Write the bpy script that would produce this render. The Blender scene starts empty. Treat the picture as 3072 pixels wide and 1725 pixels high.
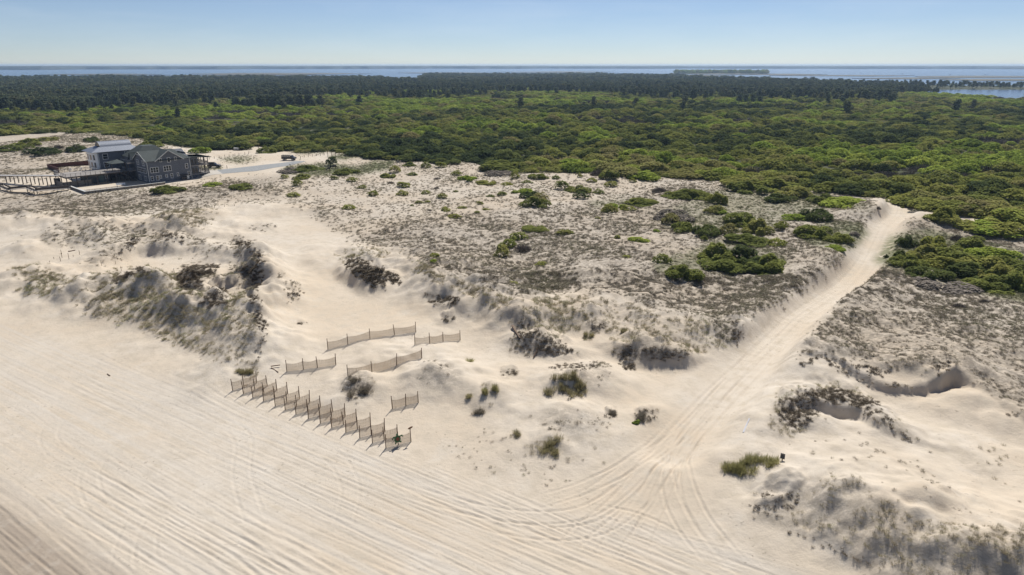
import bpy, math, random
import numpy as np

# ------------------------------------------------------------------ camera, sky, sun, exposure
SC = bpy.context.scene
COL = SC.collection
F, CX, CY, CAMH = 2000.0, 1536.0, 862.5, 40.0          # photo: 3072 x 1725 px, drone about 40 m up
PITCH = math.atan2(CY - 194.5, F)
CP, SP = math.cos(PITCH), math.sin(PITCH)
cam = bpy.data.cameras.new("camera")
cam.sensor_width = 36.0
cam.lens = F * 36.0 / 3072.0
cam.clip_start = 0.5
cam.clip_end = 60000.0
camo = bpy.data.objects.new("camera", cam)
camo.location = (0, 0, CAMH)
camo.rotation_euler = (math.pi / 2 - PITCH, 0, 0)
COL.objects.link(camo)
SC.camera = camo

SUN_EL, SUN_AZ = math.radians(50), math.radians(17)     # ahead of the camera, a little to the right
world = bpy.data.worlds.new("World")
SC.world = world
world.use_nodes = True
wn, wl = world.node_tree.nodes, world.node_tree.links
wn.clear()
sky = wn.new("ShaderNodeTexSky")
sky.sky_type = 'NISHITA'
sky.sun_disc = False
sky.sun_elevation = SUN_EL
sky.sun_rotation = SUN_AZ
sky.altitude = 1500
sky.air_density = 0.85
sky.dust_density = 0.0
sky.ozone_density = 6.0
bg = wn.new("ShaderNodeBackground")
bg.inputs[1].default_value = 0.059
wo = wn.new("ShaderNodeOutputWorld")
tintn = wn.new("ShaderNodeMix")
tintn.data_type, tintn.blend_type = 'RGBA', 'MULTIPLY'
tintn.inputs[0].default_value = 1.0
tintn.inputs[7].default_value = (1.05, 0.985, 0.985, 1)
wl.new(sky.outputs[0], tintn.inputs[6])
hs = wn.new("ShaderNodeHueSaturation")
hs.inputs['Saturation'].default_value = 0.9
wtc = wn.new("ShaderNodeTexCoord")
wmp = wn.new("ShaderNodeMapping")
wmp.inputs['Scale'].default_value = (1.6, 1.6, 9.0)
wno = wn.new("ShaderNodeTexNoise")
wno.inputs['Scale'].default_value = 2.2
wno.inputs['Detail'].default_value = 6
wno.inputs['Roughness'].default_value = 0.6
wmr = wn.new("ShaderNodeMapRange")
wmr.inputs[1].default_value, wmr.inputs[2].default_value, wmr.inputs[3].default_value, wmr.inputs[4].default_value = .45, .8, 0.0, 0.16
cir = wn.new("ShaderNodeMix")
cir.data_type = 'RGBA'
cir.inputs[7].default_value = (10.5, 11.2, 11.8, 1)
wl.new(wtc.outputs['Generated'], wmp.inputs[0])
wl.new(wmp.outputs[0], wno.inputs['Vector'])
wl.new(wno.outputs[0], wmr.inputs[0])
wl.new(wmr.outputs[0], cir.inputs[0])
wl.new(tintn.outputs[2], cir.inputs[6])
wl.new(cir.outputs[2], hs.inputs['Color'])
wl.new(hs.outputs[0], bg.inputs[0])
wl.new(bg.outputs[0], wo.inputs[0])
sun = bpy.data.lights.new("sun", 'SUN')
sun.energy = 3.9
sun.angle = math.radians(0.53)
sun.color = (1.0, 0.962, 0.905)
suno = bpy.data.objects.new("sun", sun)
suno.rotation_euler = (math.pi / 2 - SUN_EL, 0, math.pi - SUN_AZ)
suno.location = (60, 200, 220)
COL.objects.link(suno)
SC.view_settings.view_transform = 'Standard'
SC.view_settings.look = 'None'
SC.view_settings.exposure = 0.50
SC.view_settings.gamma = 1.0
SC.cycles.max_bounces = 6
SC.cycles.diffuse_bounces = 3
SC.cycles.glossy_bounces = 3
SC.cycles.transmission_bounces = 3
SC.cycles.volume_bounces = 0
SC.cycles.use_denoising = True

# ------------------------------------------------------------------ helpers
RS = np.random.RandomState(7)
random.seed(7)
OV = 3072 / 2576.0                                       # overview units -> photo pixels
SHORE = np.array([0.846, -0.533])                        # along the beach
INL = np.array([0.533, 0.846])                           # inland


def P(px, py, z=0.0):
    """photo pixel -> point on the level z"""
    x = (np.asarray(px, float) - CX) / F
    y = (np.asarray(py, float) - CY) / F
    dz = -(SP + y * CP)
    t = (z - CAMH) / dz
    return x * t, (CP - y * SP) * t


def proj(x, y, z):
    dz = z - CAMH
    zc = np.maximum(y * CP - dz * SP, 1.0)
    yc = -dz * CP - y * SP
    return CX + F * x / zc, CY + F * yc / zc


_T = RS.rand(256, 256)


def vnoise(x, y):
    xi = np.floor(x).astype(np.int64)
    yi = np.floor(y).astype(np.int64)
    fx, fy = x - xi, y - yi
    fx = fx * fx * (3 - 2 * fx)
    fy = fy * fy * (3 - 2 * fy)
    a = _T[xi & 255, yi & 255]
    b = _T[(xi + 1) & 255, yi & 255]
    c = _T[xi & 255, (yi + 1) & 255]
    d = _T[(xi + 1) & 255, (yi + 1) & 255]
    return (a + (b - a) * fx) * (1 - fy) + (c + (d - c) * fx) * fy - 0.5


def fbm(x, y, w, o=3, ox=0.0):
    s, a, r = 0.0, 1.0, 0.0
    for k in range(o):
        s = s + a * vnoise(x / w + ox + 17.3 * k, y / w + 31.7 * k + ox)
        r += a
        a *= 0.5
        w /= 2.03
    return s / r * 2


def sstep(a, b, x):
    t = np.clip((x - a) / (b - a), 0, 1)
    return t * t * (3 - 2 * t)


# ---- masks drawn over the photo (quarter resolution), used to look up what grows at a ground point
MW, MH, MO = 900, 520, 60                                # with a margin of 60 cells
_my, _mx = np.mgrid[0:MH, 0:MW]
_mx = (_mx - MO) * 4.0 / OV                              # in overview units
_my = (_my - 20) * 4.0 / OV


def blur(m, n):
    for _ in range(2):
        for ax in (0, 1):
            k = 2 * n + 1
            c = np.cumsum(np.concatenate([np.repeat(np.take(m, [0], ax), n + 1, ax), m,
                                          np.repeat(np.take(m, [-1], ax), n, ax)], ax), ax)
            if ax == 0:
                m = (c[k:] - c[:-k]) / k
            else:
                m = (c[:, k:] - c[:, :-k]) / k
    return m


def inpoly(pts, x=None, y=None):
    x = _mx if x is None else x
    y = _my if y is None else y
    r = np.zeros(x.shape, bool)
    n = len(pts)
    for i in range(n):
        x0, y0 = pts[i]
        x1, y1 = pts[(i + 1) % n]
        if y0 == y1:
            continue
        c = ((y0 > y) != (y1 > y)) & (x < (x1 - x0) * (y - y0) / (y1 - y0) + x0)
        r ^= c
    return r


def draw(m, pts, val, soft=2):
    a = blur(inpoly(pts).astype(float), soft)
    np.maximum(m, a * val, out=m)


def ell(m, x, y, rx, ry, val):
    d = ((_mx - x) / rx) ** 2 + ((_my - y) / ry) ** 2
    np.maximum(m, val * np.clip(1.5 - d, 0, 1), out=m)


def look(m, px, py):
    u = np.clip(px / 4.0 + MO, 0, MW - 1.001)
    v = np.clip(py / 4.0 + 20, 0, MH - 1.001)
    i, j = u.astype(int), v.astype(int)
    fu, fv = u - i, v - j
    return (m[j, i] * (1 - fu) + m[j, i + 1 if np.isscalar(i) else np.minimum(i + 1, MW - 1)] * fu) * (1 - fv) + \
           (m[np.minimum(j + 1, MH - 1), i] * (1 - fu) + m[np.minimum(j + 1, MH - 1), np.minimum(i + 1, MW - 1)] * fu) * fv


EDGE = [(-400, 345), (0, 338), (120, 332), (240, 330), (330, 338), (380, 352), (440, 362), (520, 372), (600, 372), (640, 362), (700, 372), (760, 380),
        (830, 378), (950, 395), (1060, 402), (1190, 404), (1300, 432), (1420, 428), (1500, 432), (1600, 442), (1780, 442),
        (1860, 466), (1960, 462), (2050, 470), (2120, 480), (2190, 494), (2230, 486), (2290, 512), (2340, 528), (2440, 540), (2576, 560), (3100, 600)]
M_forest = blur(inpoly(EDGE + [(3100, 150), (-400, 150)]).astype(float), 1)
M_tuft = np.zeros((MH, MW))        # grey-brown grass of the back dunes
M_gold = np.zeros((MH, MW))        # taller straw-green grass of the fore dunes
M_green = np.zeros((MH, MW))       # mown or low green cover
M_bare = np.zeros((MH, MW))        # smooth wind-blown sand
draw(M_tuft, [(1000, 560), (870, 600), (960, 615), (1040, 640), (1120, 690), (1250, 733), (1330, 745), (1420, 728), (1560, 742),
              (1650, 778), (1740, 788), (1800, 800), (1820, 840), (1850, 800), (1960, 765), (2040, 722), (2110, 660), (2170, 600),
              (2205, 530), (2190, 500), (1900, 470), (1700, 460), (1560, 500), (1300, 520), (1100, 540)], 0.8)
draw(M_tuft, [(640, 470), (700, 500), (780, 535), (840, 575), (900, 600), (1100, 620), (1300, 560), (1500, 520), (1800, 480), (2000, 450),
              (1700, 435), (1500, 430), (1200, 410), (1000, 395), (820, 425)], 0.36)
draw(M_tuft, [(880, 600), (1000, 560), (1250, 550), (1500, 590), (1700, 640), (1960, 690), (2090, 640), (2050, 700), (1950, 745), (1850, 785),
              (1740, 780), (1650, 770), (1560, 735), (1420, 722), (1250, 728), (1120, 685), (1040, 630)], 0.95)
draw(M_tuft, [(2200, 655), (2170, 690), (2120, 735), (2110, 775), (2060, 820), (2020, 870), (2010, 905), (2060, 885), (2140, 900), (2230, 925),
              (2330, 930), (2390, 905), (2410, 930), (2470, 975), (2600, 1050), (3000, 1100), (3000, 580), (2576, 585), (2330, 545), (2285, 560), (2250, 620)], 0.86)
draw(M_tuft, [(-200, 488), (-200, 545), (0, 545), (120, 532), (200, 552), (290, 540), (420, 528), (520, 518), (600, 478), (680, 470), (760, 440),
              (640, 445), (500, 468), (380, 480), (200, 488)], 0.95)
draw(M_tuft, [(-300, 330), (350, 330), (430, 370), (430, 410), (250, 420), (120, 440), (0, 455), (-300, 470)], 0.62)
draw(M_tuft, [(480, 470), (560, 455), (640, 450), (700, 470), (720, 500), (640, 500), (560, 505)], 0.8)
draw(M_tuft, [(100, 590), (160, 560), (250, 555), (330, 575), (390, 560), (500, 560), (480, 590), (380, 590), (250, 620), (120, 615)], 0.42)
draw(M_gold, [(180, 725), (235, 692), (300, 680), (390, 688), (450, 692), (500, 720), (560, 752), (630, 735), (662, 830), (640, 905), (560, 905),
              (430, 862), (330, 812), (240, 795), (190, 760)], 0.62)
draw(M_gold, [(20, 682), (90, 668), (150, 690), (215, 705), (130, 712), (60, 702)], 0.6)
draw(M_gold, [(45, 735), (80, 715), (190, 725), (150, 740)], 0.5)
draw(M_gold, [(280, 715), (300, 690), (350, 672), (400, 690), (385, 708)], 0.9)
draw(M_tuft, [(200, 680), (240, 640), (290, 610), (330, 600), (330, 625), (300, 650), (260, 655), (230, 678)], 0.7)
draw(M_tuft, [(300, 560), (390, 570), (470, 585), (520, 600), (500, 625), (420, 612), (330, 610)], 0.5)
draw(M_gold, [(380, 545), (430, 530), (540, 535), (520, 560), (430, 575)], 0.9)
draw(M_tuft, [(440, 700), (470, 675), (545, 672), (545, 690), (500, 695), (505, 730), (460, 725)], 0.95)
draw(M_tuft, [(500, 755), (540, 720), (570, 730), (565, 770), (520, 770)], 0.95)
draw(M_tuft, [(555, 700), (590, 665), (640, 660), (660, 690), (640, 730), (610, 720), (640, 700), (600, 690)], 0.95)
draw(M_tuft, [(565, 600), (620, 600), (660, 640), (650, 665), (610, 650), (570, 640), (600, 620)], 0.7)
draw(M_tuft, [(625, 740), (650, 745), (672, 830), (655, 850), (640, 800)], 0.9)
draw(M_tuft, [(480, 640), (560, 630), (630, 640), (640, 620), (540, 620)], 0.35)
draw(M_gold, [(1040, 648), (1120, 692), (1250, 738), (1340, 775), (1450, 800), (1480, 832), (1390, 830), (1290, 800), (1230, 770), (1130, 716), (1050, 676)], 0.75)
draw(M_gold, [(1330, 752), (1560, 748), (1650, 782), (1700, 802), (1790, 800), (1840, 860), (1770, 885), (1740, 890), (1660, 862), (1560, 852), (1440, 822)], 0.45)
draw(M_tuft, [(1780, 790), (1850, 790), (1870, 860), (1850, 870), (1800, 850)], 0.9)
draw(M_gold, [(850, 655), (900, 630), (1000, 635), (960, 648), (870, 660)], 0.6)
draw(M_tuft, [(870, 655), (905, 650), (965, 682), (966, 724), (940, 720), (880, 682)], 1.0, 1)
draw(M_tuft, [(960, 680), (1000, 695), (1003, 712), (970, 705)], 0.8, 1)
for x, y, rx, ry, v in [(900, 972, 42, 34, .95), (1430, 1060, 95, 34, .45), (1500, 940, 40, 30, .5), (1105, 945, 55, 34, .55), (1320, 812, 24, 18, .8), (1345, 865, 60, 30, .9),
                        (1625, 885, 85, 22, .95), (1580, 922, 14, 8, .8), (1120, 758, 32, 14, 1), (1128, 803, 15, 10, 1), (1080, 742, 18, 6, 1),
                        (1210, 797, 30, 8, .5), (1500, 818, 28, 18, .9), (1535, 1042, 14, 12, .8), (1625, 1045, 30, 18, .8), (1475, 1120, 30, 12, .3), (1280, 940, 22, 12, .6),
                        (1230, 1130, 120, 60, .05), (1400, 1200, 140, 50, .05), (1750, 1240, 60, 60, .02), (735, 740, 25, 30, .22), (700, 690, 18, 10, .3), (660, 570, 30, 12, .5), (545, 800, 60, 50, .35)]:
    ell(M_tuft, x, y, rx, ry, v)
for x, y, rx, ry, v in [(1208, 1028, 30, 14, .7), (1380, 1125, 60, 30, .5), (1660, 850, 95, 28, .6), (1480, 845, 14, 12, .8),
                        (620, 930, 28, 26, .7), (1298, 1092, 12, 12, .9), (1232, 982, 20, 16, .9)]:
    ell(M_gold, x, y, rx, ry, v)
draw(M_gold, [(1930, 1060), (1955, 1000), (2030, 978), (2110, 975), (2170, 995), (2250, 1060), (2330, 1115), (2260, 1100), (2180, 1050), (2150, 1015), (2060, 1010),
              (2050, 1060), (2010, 1095), (1950, 1090)], 0.85)
draw(M_tuft, [(2000, 1020), (2050, 1000), (2100, 1000), (2060, 1025), (2050, 1070), (2010, 1080)], 0.8)
draw(M_tuft, [(1980, 1090), (2200, 1110), (2300, 1150), (2400, 1230), (2300, 1240), (2150, 1170), (2020, 1130)], 0.13)
draw(M_gold, [(1890, 1255), (1960, 1240), (2060, 1215), (2120, 1195), (2180, 1215), (2300, 1300), (2400, 1325), (2600, 1335), (2900, 1360), (2900, 1500), (2300, 1500),
              (2230, 1400), (2050, 1350), (1920, 1310)], 0.75)
draw(M_tuft, [(1880, 1290), (1930, 1240), (2000, 1235), (2020, 1270), (1960, 1310), (2100, 1380), (2250, 1420), (2200, 1440), (2050, 1360), (1900, 1300)], 0.7)
draw(M_gold, [(2390, 1150), (2440, 1140), (2530, 1200), (2500, 1225), (2430, 1180)], 0.4)
draw(M_gold, [(2460, 1120), (2510, 1130), (2540, 1165), (2480, 1140)], 0.5)
draw(M_gold, [(2370, 1330), (2600, 1330), (2900, 1360), (2900, 1400), (2370, 1385)], 0.95)
M_tuft *= 1.0
draw(M_green, [(700, 435), (720, 418), (830, 410), (900, 420), (940, 405), (1000, 400), (980, 425), (900, 440), (760, 440)], 0.9, 1)
draw(M_green, [(820, 395), (920, 378), (960, 385), (860, 402)], 1.0, 1)
draw(M_green, [(505, 418), (560, 416), (560, 428), (505, 428)], 0.8, 1)
draw(M_green, [(540, 400), (600, 392), (660, 400), (600, 412)], 0.55, 1)
draw(M_green, [(730, 388), (800, 376), (900, 362), (900, 372), (800, 384)], 0.8, 1)
draw(M_green, [(1480, 505), (1640, 500), (1640, 520), (1480, 520)], 0.5, 2)
draw(M_green, [(2195, 660), (2235, 595), (2330, 575), (2440, 600), (2600, 640), (3000, 700), (3000, 800), (2600, 765), (2450, 735), (2330, 695), (2240, 670)], .75, 2)
draw(M_green, [(1640, 545), (1700, 515), (1790, 480), (1900, 460), (2050, 480), (2180, 505), (2200, 530), (2100, 520), (2040, 540), (1960, 560), (1930, 600), (1780, 590), (1680, 575)], .45, 3)
draw(M_green, [(2010, 600), (2060, 560), (2160, 560), (2190, 590), (2150, 625), (2060, 622)], .7, 2)
draw(M_green, [(1740, 630), (1790, 600), (1900, 605), (1990, 655), (1960, 680), (1820, 680), (1650, 690), (1640, 650)], .5, 2)
draw(M_bare, [(430, 520), (560, 500), (700, 505), (760, 520), (830, 570), (880, 605), (1000, 640), (1130, 712), (1230, 775), (1300, 810), (1290, 850), (1340, 900),
              (1500, 920), (1640, 900), (1800, 900), (1960, 820), (2000, 900), (1930, 980), (1900, 1050), (1870, 1150), (1900, 1300), (2100, 1400), (2200, 1500),
              (-200, 1500), (-200, 760), (0, 745), (200, 790), (430, 870), (640, 915), (690, 880), (680, 740), (660, 640), (560, 590)], 1.0, 4)
M_dark = np.zeros((MH, MW))       # dark root mats and dead grass on eroded mounds, with their shadow painted in
for pts, v in (([(598, 690), (615, 668), (655, 662), (664, 700), (645, 728), (630, 715), (635, 690)], 1), ([(500, 762), (530, 728), (562, 722), (572, 762), (520, 776)], 1),
               ([(443, 702), (468, 672), (548, 668), (548, 684), (500, 693), (512, 724), (460, 728)], 1), ([(300, 632), (330, 600), (350, 600), (330, 630), (280, 660)], .8),
               ([(390, 588), (440, 592), (478, 606), (470, 616), (430, 604)], .8), ([(605, 600), (650, 630), (666, 668), (645, 655), (625, 630), (590, 612)], .9),
               ([(868, 655), (905, 648), (965, 680), (970, 726), (940, 724), (880, 684)], 1), ([(964, 684), (1000, 694), (1005, 714), (970, 706)], .8),
               ([(1296, 840), (1350, 832), (1400, 858), (1440, 882), (1390, 893), (1310, 880)], .95), ([(1542, 888), (1580, 872), (1640, 864), (1745, 892), (1700, 905), (1560, 910)], 1),
               ([(1385, 950), (1440, 945), (1482, 980), (1440, 1002), (1400, 980)], 1), ([(2005, 912), (2070, 888), (2150, 912), (2240, 930), (2230, 946), (2120, 920), (2060, 902), (2020, 925)], .9),
               ([(2075, 895), (2150, 932), (2230, 966), (2300, 968), (2300, 980), (2220, 980), (2130, 946), (2070, 908)], .55), ([(2330, 925), (2385, 905), (2400, 920), (2350, 945)], .6),
               ([(1955, 1010), (2030, 982), (2110, 978), (2200, 1012), (2250, 1062), (2225, 1078), (2150, 1022), (2060, 1012), (2050, 1068), (2000, 1082), (1960, 1060)], .8),
               ([(2225, 1065), (2260, 1080), (2310, 1112), (2260, 1105)], .9), ([(640, 855), (668, 830), (665, 860), (650, 905), (638, 895)], .9), ([(620, 740), (650, 745), (675, 830), (660, 850), (640, 790)], .8),
               ([(1885, 1262), (1930, 1240), (2000, 1238), (2020, 1262), (1960, 1300), (1900, 1300)], .9), ([(1960, 1330), (2060, 1340), (2200, 1410), (2180, 1430), (2040, 1370)], .5),
               ([(280, 715), (310, 688), (350, 672), (385, 684), (350, 688), (310, 705)], .8), ([(1840, 800), (1862, 812), (1870, 862), (1852, 872), (1838, 850)], .8), ([(1296, 800), (1325, 790), (1342, 815), (1310, 828)], .7),
               ([(1960, 790), (2030, 752), (2060, 740), (2050, 756), (1990, 790)], .7), ([(2515, 1015), (2576, 1040), (2640, 1080), (2640, 1095), (2540, 1040)], .8)):
    draw(M_dark, pts, v, 1)
for x, y, rx, ry, v in [(1118, 756, 36, 14, 1), (1128, 803, 16, 10, 1), (1080, 742, 18, 5, 1), (1582, 922, 16, 8, .9), (1500, 820, 22, 12, .8), (900, 975, 36, 26, .5), (1535, 1044, 13, 10, .8), (1625, 1045, 26, 15, .7),
                        (740, 740, 22, 8, .4), (760, 815, 12, 5, .5), (1280, 940, 20, 9, .6), (1450, 925, 60, 12, .35)]:
    ell(M_dark, x, y, rx, ry, v)
ROADPX = [(2215, 484), (2258, 512), (2262, 540), (2225, 572), (2203, 615), (2180, 660), (2135, 712), (2070, 758), (2010, 800), (1960, 850), (1890, 920),
          (1820, 990), (1750, 1065), (1690, 1130)]


# ------------------------------------------------------------------ terrain
def seg_eval(X, Y, pts, wmax, soft=False):
    """distance, interpolated third value and side for the polyline pts (n,3) over points inside its box"""
    pts = np.asarray(pts, float)
    sel = np.nonzero((X > pts[:, 0].min() - wmax) & (X < pts[:, 0].max() + wmax) & (Y > pts[:, 1].min() - wmax) & (Y < pts[:, 1].max() + wmax))[0]
    if len(sel) == 0:
        return sel, None, None, None
    x, y = X[sel], Y[sel]
    best = np.full(len(sel), 1e18)
    val = np.zeros(len(sel))
    side = np.zeros(len(sel))
    if len(pts) == 1:
        d = np.hypot(x - pts[0, 0], y - pts[0, 1])
        return sel, d, np.full(len(sel), pts[0, 2]), pts[0, 1] - y
    if soft:
        ds, vs, ss = [], [], []
    for a, b in zip(pts[:-1], pts[1:]):
        dx, dy = b[0] - a[0], b[1] - a[1]
        L = dx * dx + dy * dy
        t = np.clip(((x - a[0]) * dx + (y - a[1]) * dy) / L, 0, 1)
        ex, ey = x - a[0] - t * dx, y - a[1] - t * dy
        d = ex * ex + ey * ey
        v = a[2] + (b[2] - a[2]) * t
        sd = (dy * ex - dx * ey) / math.sqrt(L)                 # > 0: right-hand side, towards the camera
        if soft:
            ds.append(np.sqrt(d).astype(np.float32))
            vs.append(v.astype(np.float32))
            ss.append(sd.astype(np.float32))
            np.minimum(best, d, out=best)
        else:
            m = d < best
            best[m], val[m], side[m] = d[m], v[m], sd[m]
    best = np.sqrt(best)
    if soft:
        W = np.zeros(len(sel))
        tau = .35 + .22 * best
        for d, v, sd in zip(ds, vs, ss):
            w = np.exp(-np.minimum((d - best) / tau, 30.0))
            W += w
            val += w * v
            side += w * sd
        val /= W
        side /= W
    return sel, best, val, side


def smooth_line(pts, n=4):
    p = np.asarray(pts, float)
    if len(p) < 3:
        return p
    q = np.vstack([2 * p[0] - p[1], p, 2 * p[-1] - p[-2]])
    out = []
    for i in range(1, len(q) - 2):
        for k in range(n):
            t = k / n
            out.append(0.5 * ((2 * q[i]) + (-q[i - 1] + q[i + 1]) * t + (2 * q[i - 1] - 5 * q[i] + 4 * q[i + 1] - q[i + 2]) * t * t
                              + (-q[i - 1] + 3 * q[i] - 3 * q[i + 1] + q[i + 2]) * t ** 3))
    out.append(p[-1])
    return np.array(out)


RIDGES = []


def ridge(pts, wf, wb, pf=2.0, pb=2.0):
    w = []
    for x, y, z in pts:
        a, b = P(x * OV, y * OV, z + 1.5)
        w.append((a, b, z))
    RIDGES.append((smooth_line(w, 3), wf, wb, pf, pb))


# fore dune on the left
ridge([(-90, 740, 1.6), (0, 700, 2.2), (90, 672, 2.8), (150, 690, 2.2), (215, 705, 2.6)], 7, 8)
ridge([(215, 705, 2.6), (290, 700, 3.4), (330, 680, 4.3), (390, 690, 4.5), (450, 712, 4.4), (510, 735, 4.4), (570, 752, 4.3), (625, 765, 4.0),
       (650, 800, 3.8), (660, 850, 2.8), (648, 895, 1.4)], 7.2, 5, 1.8)
ridge([(235, 660, 1.6), (280, 625, 2.6), (330, 606, 2.6), (390, 594, 3.4), (430, 598, 2.8), (475, 612, 1.6)], 2.3, 8, 2.4)
ridge([(560, 608, 2.4), (610, 606, 3.8), (648, 632, 4.4), (666, 672, 4.6), (655, 705, 4.0), (632, 735, 3.6)], 4.5, 5)
ridge([(590, 690, 3.0), (620, 668, 3.9), (655, 672, 3.8)], 1.5, 4, 3.0)
ridge([(440, 700, 2.6), (490, 672, 3.4), (548, 668, 2.6)], 4, 5)
ridge([(505, 760, 3.6), (550, 735, 4.4)], 3.5, 3.5)
ridge([(-80, 560, 2.6), (0, 545, 2.8), (90, 533, 3.0), (170, 552, 2.6), (280, 560, 2.8), (400, 553, 3.2), (480, 570, 2.8), (560, 565, 2.0)], 10, 10)
ridge([(100, 610, 2.2), (160, 585, 2.8), (250, 590, 2.4)], 6, 6)
ridge([(430, 560, 2.4), (520, 530, 2.0), (640, 515, 1.8), (740, 520, 1.6)], 9, 9)
# the long ridge behind the sand sheet
ridge([(850, 645, 1.2), (900, 632, 2.2), (970, 630, 2.8), (1040, 645, 3.2), (1120, 690, 3.6), (1250, 735, 3.8), (1340, 765, 3.6), (1450, 775, 3.0),
       (1560, 752, 3.0), (1650, 782, 3.2), (1720, 800, 3.2), (1790, 792, 2.8), (1850, 792, 2.4)], 6.5, 13, 2.0)
ridge([(872, 658, 1.8), (920, 672, 2.8), (958, 705, 1.8)], 3, 5, 2.5)
ridge([(968, 690, 1.4), (1000, 705, 1.0)], 2.5, 4)
ridge([(1050, 745, .7), (1112, 748, 1.9), (1148, 772, .8)], 2.2, 3)
ridge([(1110, 798, .8), (1128, 798, 1.3), (1140, 805, .7)], 1.8, 2)
ridge([(1300, 830, 1.2), (1350, 840, 2.6), (1430, 878, 1.4)], 3.2, 6, 2.4)
ridge([(1550, 872, 1.4), (1620, 864, 2.8), (1700, 880, 2.2), (1745, 892, .8)], 2.6, 9, 2.8)
ridge([(1470, 818, 1.6), (1500, 812, 2.2), (1530, 820, 1.4)], 3, 5)
ridge([(1060, 935, 1.8), (1105, 922, 2.2), (1150, 935, 1.8)], 4.5, 4)
ridge([(930, 880, .7), (1060, 905, 1.5), (1150, 935, 1.7), (1250, 965, 1.6), (1340, 1000, 1.0)], 5, 5)
ridge([(1370, 940, 1.8), (1430, 945, 2.4), (1490, 938, 1.8)], 4.5, 4.5)
ridge([(1290, 1012, .8), (1400, 1022, 1.6), (1480, 1035, 1.5), (1530, 1060, .8)], 5.5, 4)
ridge([(1340, 1115, .6), (1400, 1100, 1.2), (1450, 1118, .5)], 4, 4)
ridge([(870, 968, 1.0), (905, 955, 1.6), (935, 965, 1.0)], 3.5, 3.5)
ridge([(1590, 1050, .5), (1620, 1035, 1.0), (1650, 1040, .6)], 2.5, 3)
ridge([(815, 870, .5), (930, 845, .7), (1050, 825, .7)], 4, 5)
ridge([(870, 940, .6), (960, 912, .9), (1065, 885, 1.0)], 3.5, 5)
ridge([(715, 930, .4), (790, 915, .6), (850, 908, .6)], 3, 5)
# right-hand dunes
ridge([(1930, 1085, 1.2), (1955, 1015, 2.4), (2030, 988, 3.2), (2110, 985, 3.8), (2185, 1015, 3.2), (2245, 1070, 2.2), (2320, 1112, 1.0)], 1.6, 5.5, 3.4)
ridge([(1960, 1075, 1.8), (2010, 1050, 2.4), (2050, 1055, 1.8)], 4, 5)
ridge([(2150, 1060, 1.8), (2210, 1080, 1.6)], 4, 5)
ridge([(2000, 902, 1.6), (2080, 892, 2.8), (2150, 925, 2.2), (2220, 958, 2.0), (2290, 965, 2.0), (2340, 940, 3.0), (2395, 908, 4.2), (2440, 940, 3.2),
       (2500, 985, 2.2), (2600, 1050, 2.0), (2800, 1150, 2)], 1.3, 14, 4.0)
ridge([(2330, 1000, .8), (2400, 990, 2.2), (2470, 985, 2.6), (2540, 1030, 1.6)], 5, 4)
ridge([(2100, 880, 2.2), (2250, 880, 2.0), (2400, 850, 2.2), (2600, 860, 2.0)], 10, 16)
ridge([(1860, 1235, .8), (1960, 1235, 1.8), (2060, 1205, 2.6), (2150, 1208, 4.4), (2240, 1250, 5.0), (2330, 1292, 5.4), (2400, 1330, 5.4), (2620, 1370, 5.4), (2900, 1420, 5.4)], 4.6, 12, 1.7)
ridge([(1840, 1170, .8), (1890, 1160, 1.2), (1950, 1155, .8)], 3.5, 4)
ridge([(2400, 1120, .8), (2470, 1150, 1.2), (2520, 1200, .8)], 3, 4)
ridge([(2460, 1118, .6), (2520, 1140, .8)], 2.5, 3)
ridge([(2000, 905, 2.2), (2030, 840, 2.4), (2110, 770, 2.2), (2190, 690, 1.8)], 7, 4)
ridge([(1855, 800, 2.6), (1866, 850, 1.6)], 2.6, 5)
ridge([(1900, 795, 1.5), (1970, 772, 1.8), (2040, 728, 1.7), (2110, 662, 1.4)], 2.4, 8)
ridge([(2185, 545, 1.5), (2225, 530, 2.6), (2215, 505, 2.2)], 3, 6)
ridge([(2290, 555, 2.2), (2330, 545, 2.4), (2420, 560, 2.4)], 6, 6)
ridge([(1350, 720, 1.6), (1500, 690, 2.2), (1650, 690, 1.8)], 10, 10)
ridge([(640, 448, 1.2), (560, 462, 1.6)], 8, 8)
HOLES = [(2110, 1042, 1.2, 3.0), (605, 712, 1.1, 2.0), (2410, 990, .8, 4.0)]

ROAD = smooth_line([P(x * OV, y * OV, 1.6) + (0,) for x, y in ROADPX], 5)
HA = np.array([-123.617, 227.225])                        # near corner of the shingled house
HU = np.array([0.67067, 0.74176])
HV = np.array([-0.74176, 0.67067])


def hw(u, v):
    return HA + HU * u + HV * v


def coast_land(x, y):
    """1 on the barrier island, 0 over the sound"""
    px, py = proj(x, y, 0.0)
    xs = [-600, 0, 400, 960, 985, 1045, 1070, 1500, 1700, 1800, 2000, 2300, 2576, 3200]
    ys = [198, 198, 200, 198, 206, 206, 192, 191, 195, 201, 207, 213, 217, 220]
    c = np.interp(px / OV, xs, ys)
    land = sstep(-1.2, 1.2, py / OV - c + fbm(x, y, 300, 2, 3.1) * 1.5)
    pond = (px / OV > 2300) & (y > 500)
    pm = sstep(0.0, 1.5, np.minimum(py / OV - 224, np.interp(px / OV, [2310, 2400, 2576, 2800], [229, 244, 257, 260]) - py / OV)) * pond
    pond2 = sstep(0.0, 0.6, np.minimum(py / OV - 209.5, 211.5 - py / OV)) * ((px / OV > 975) & (px / OV < 1025))
    return np.where(y > 450, land * (1 - pm) * (1 - pond2), 1.0)


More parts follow.
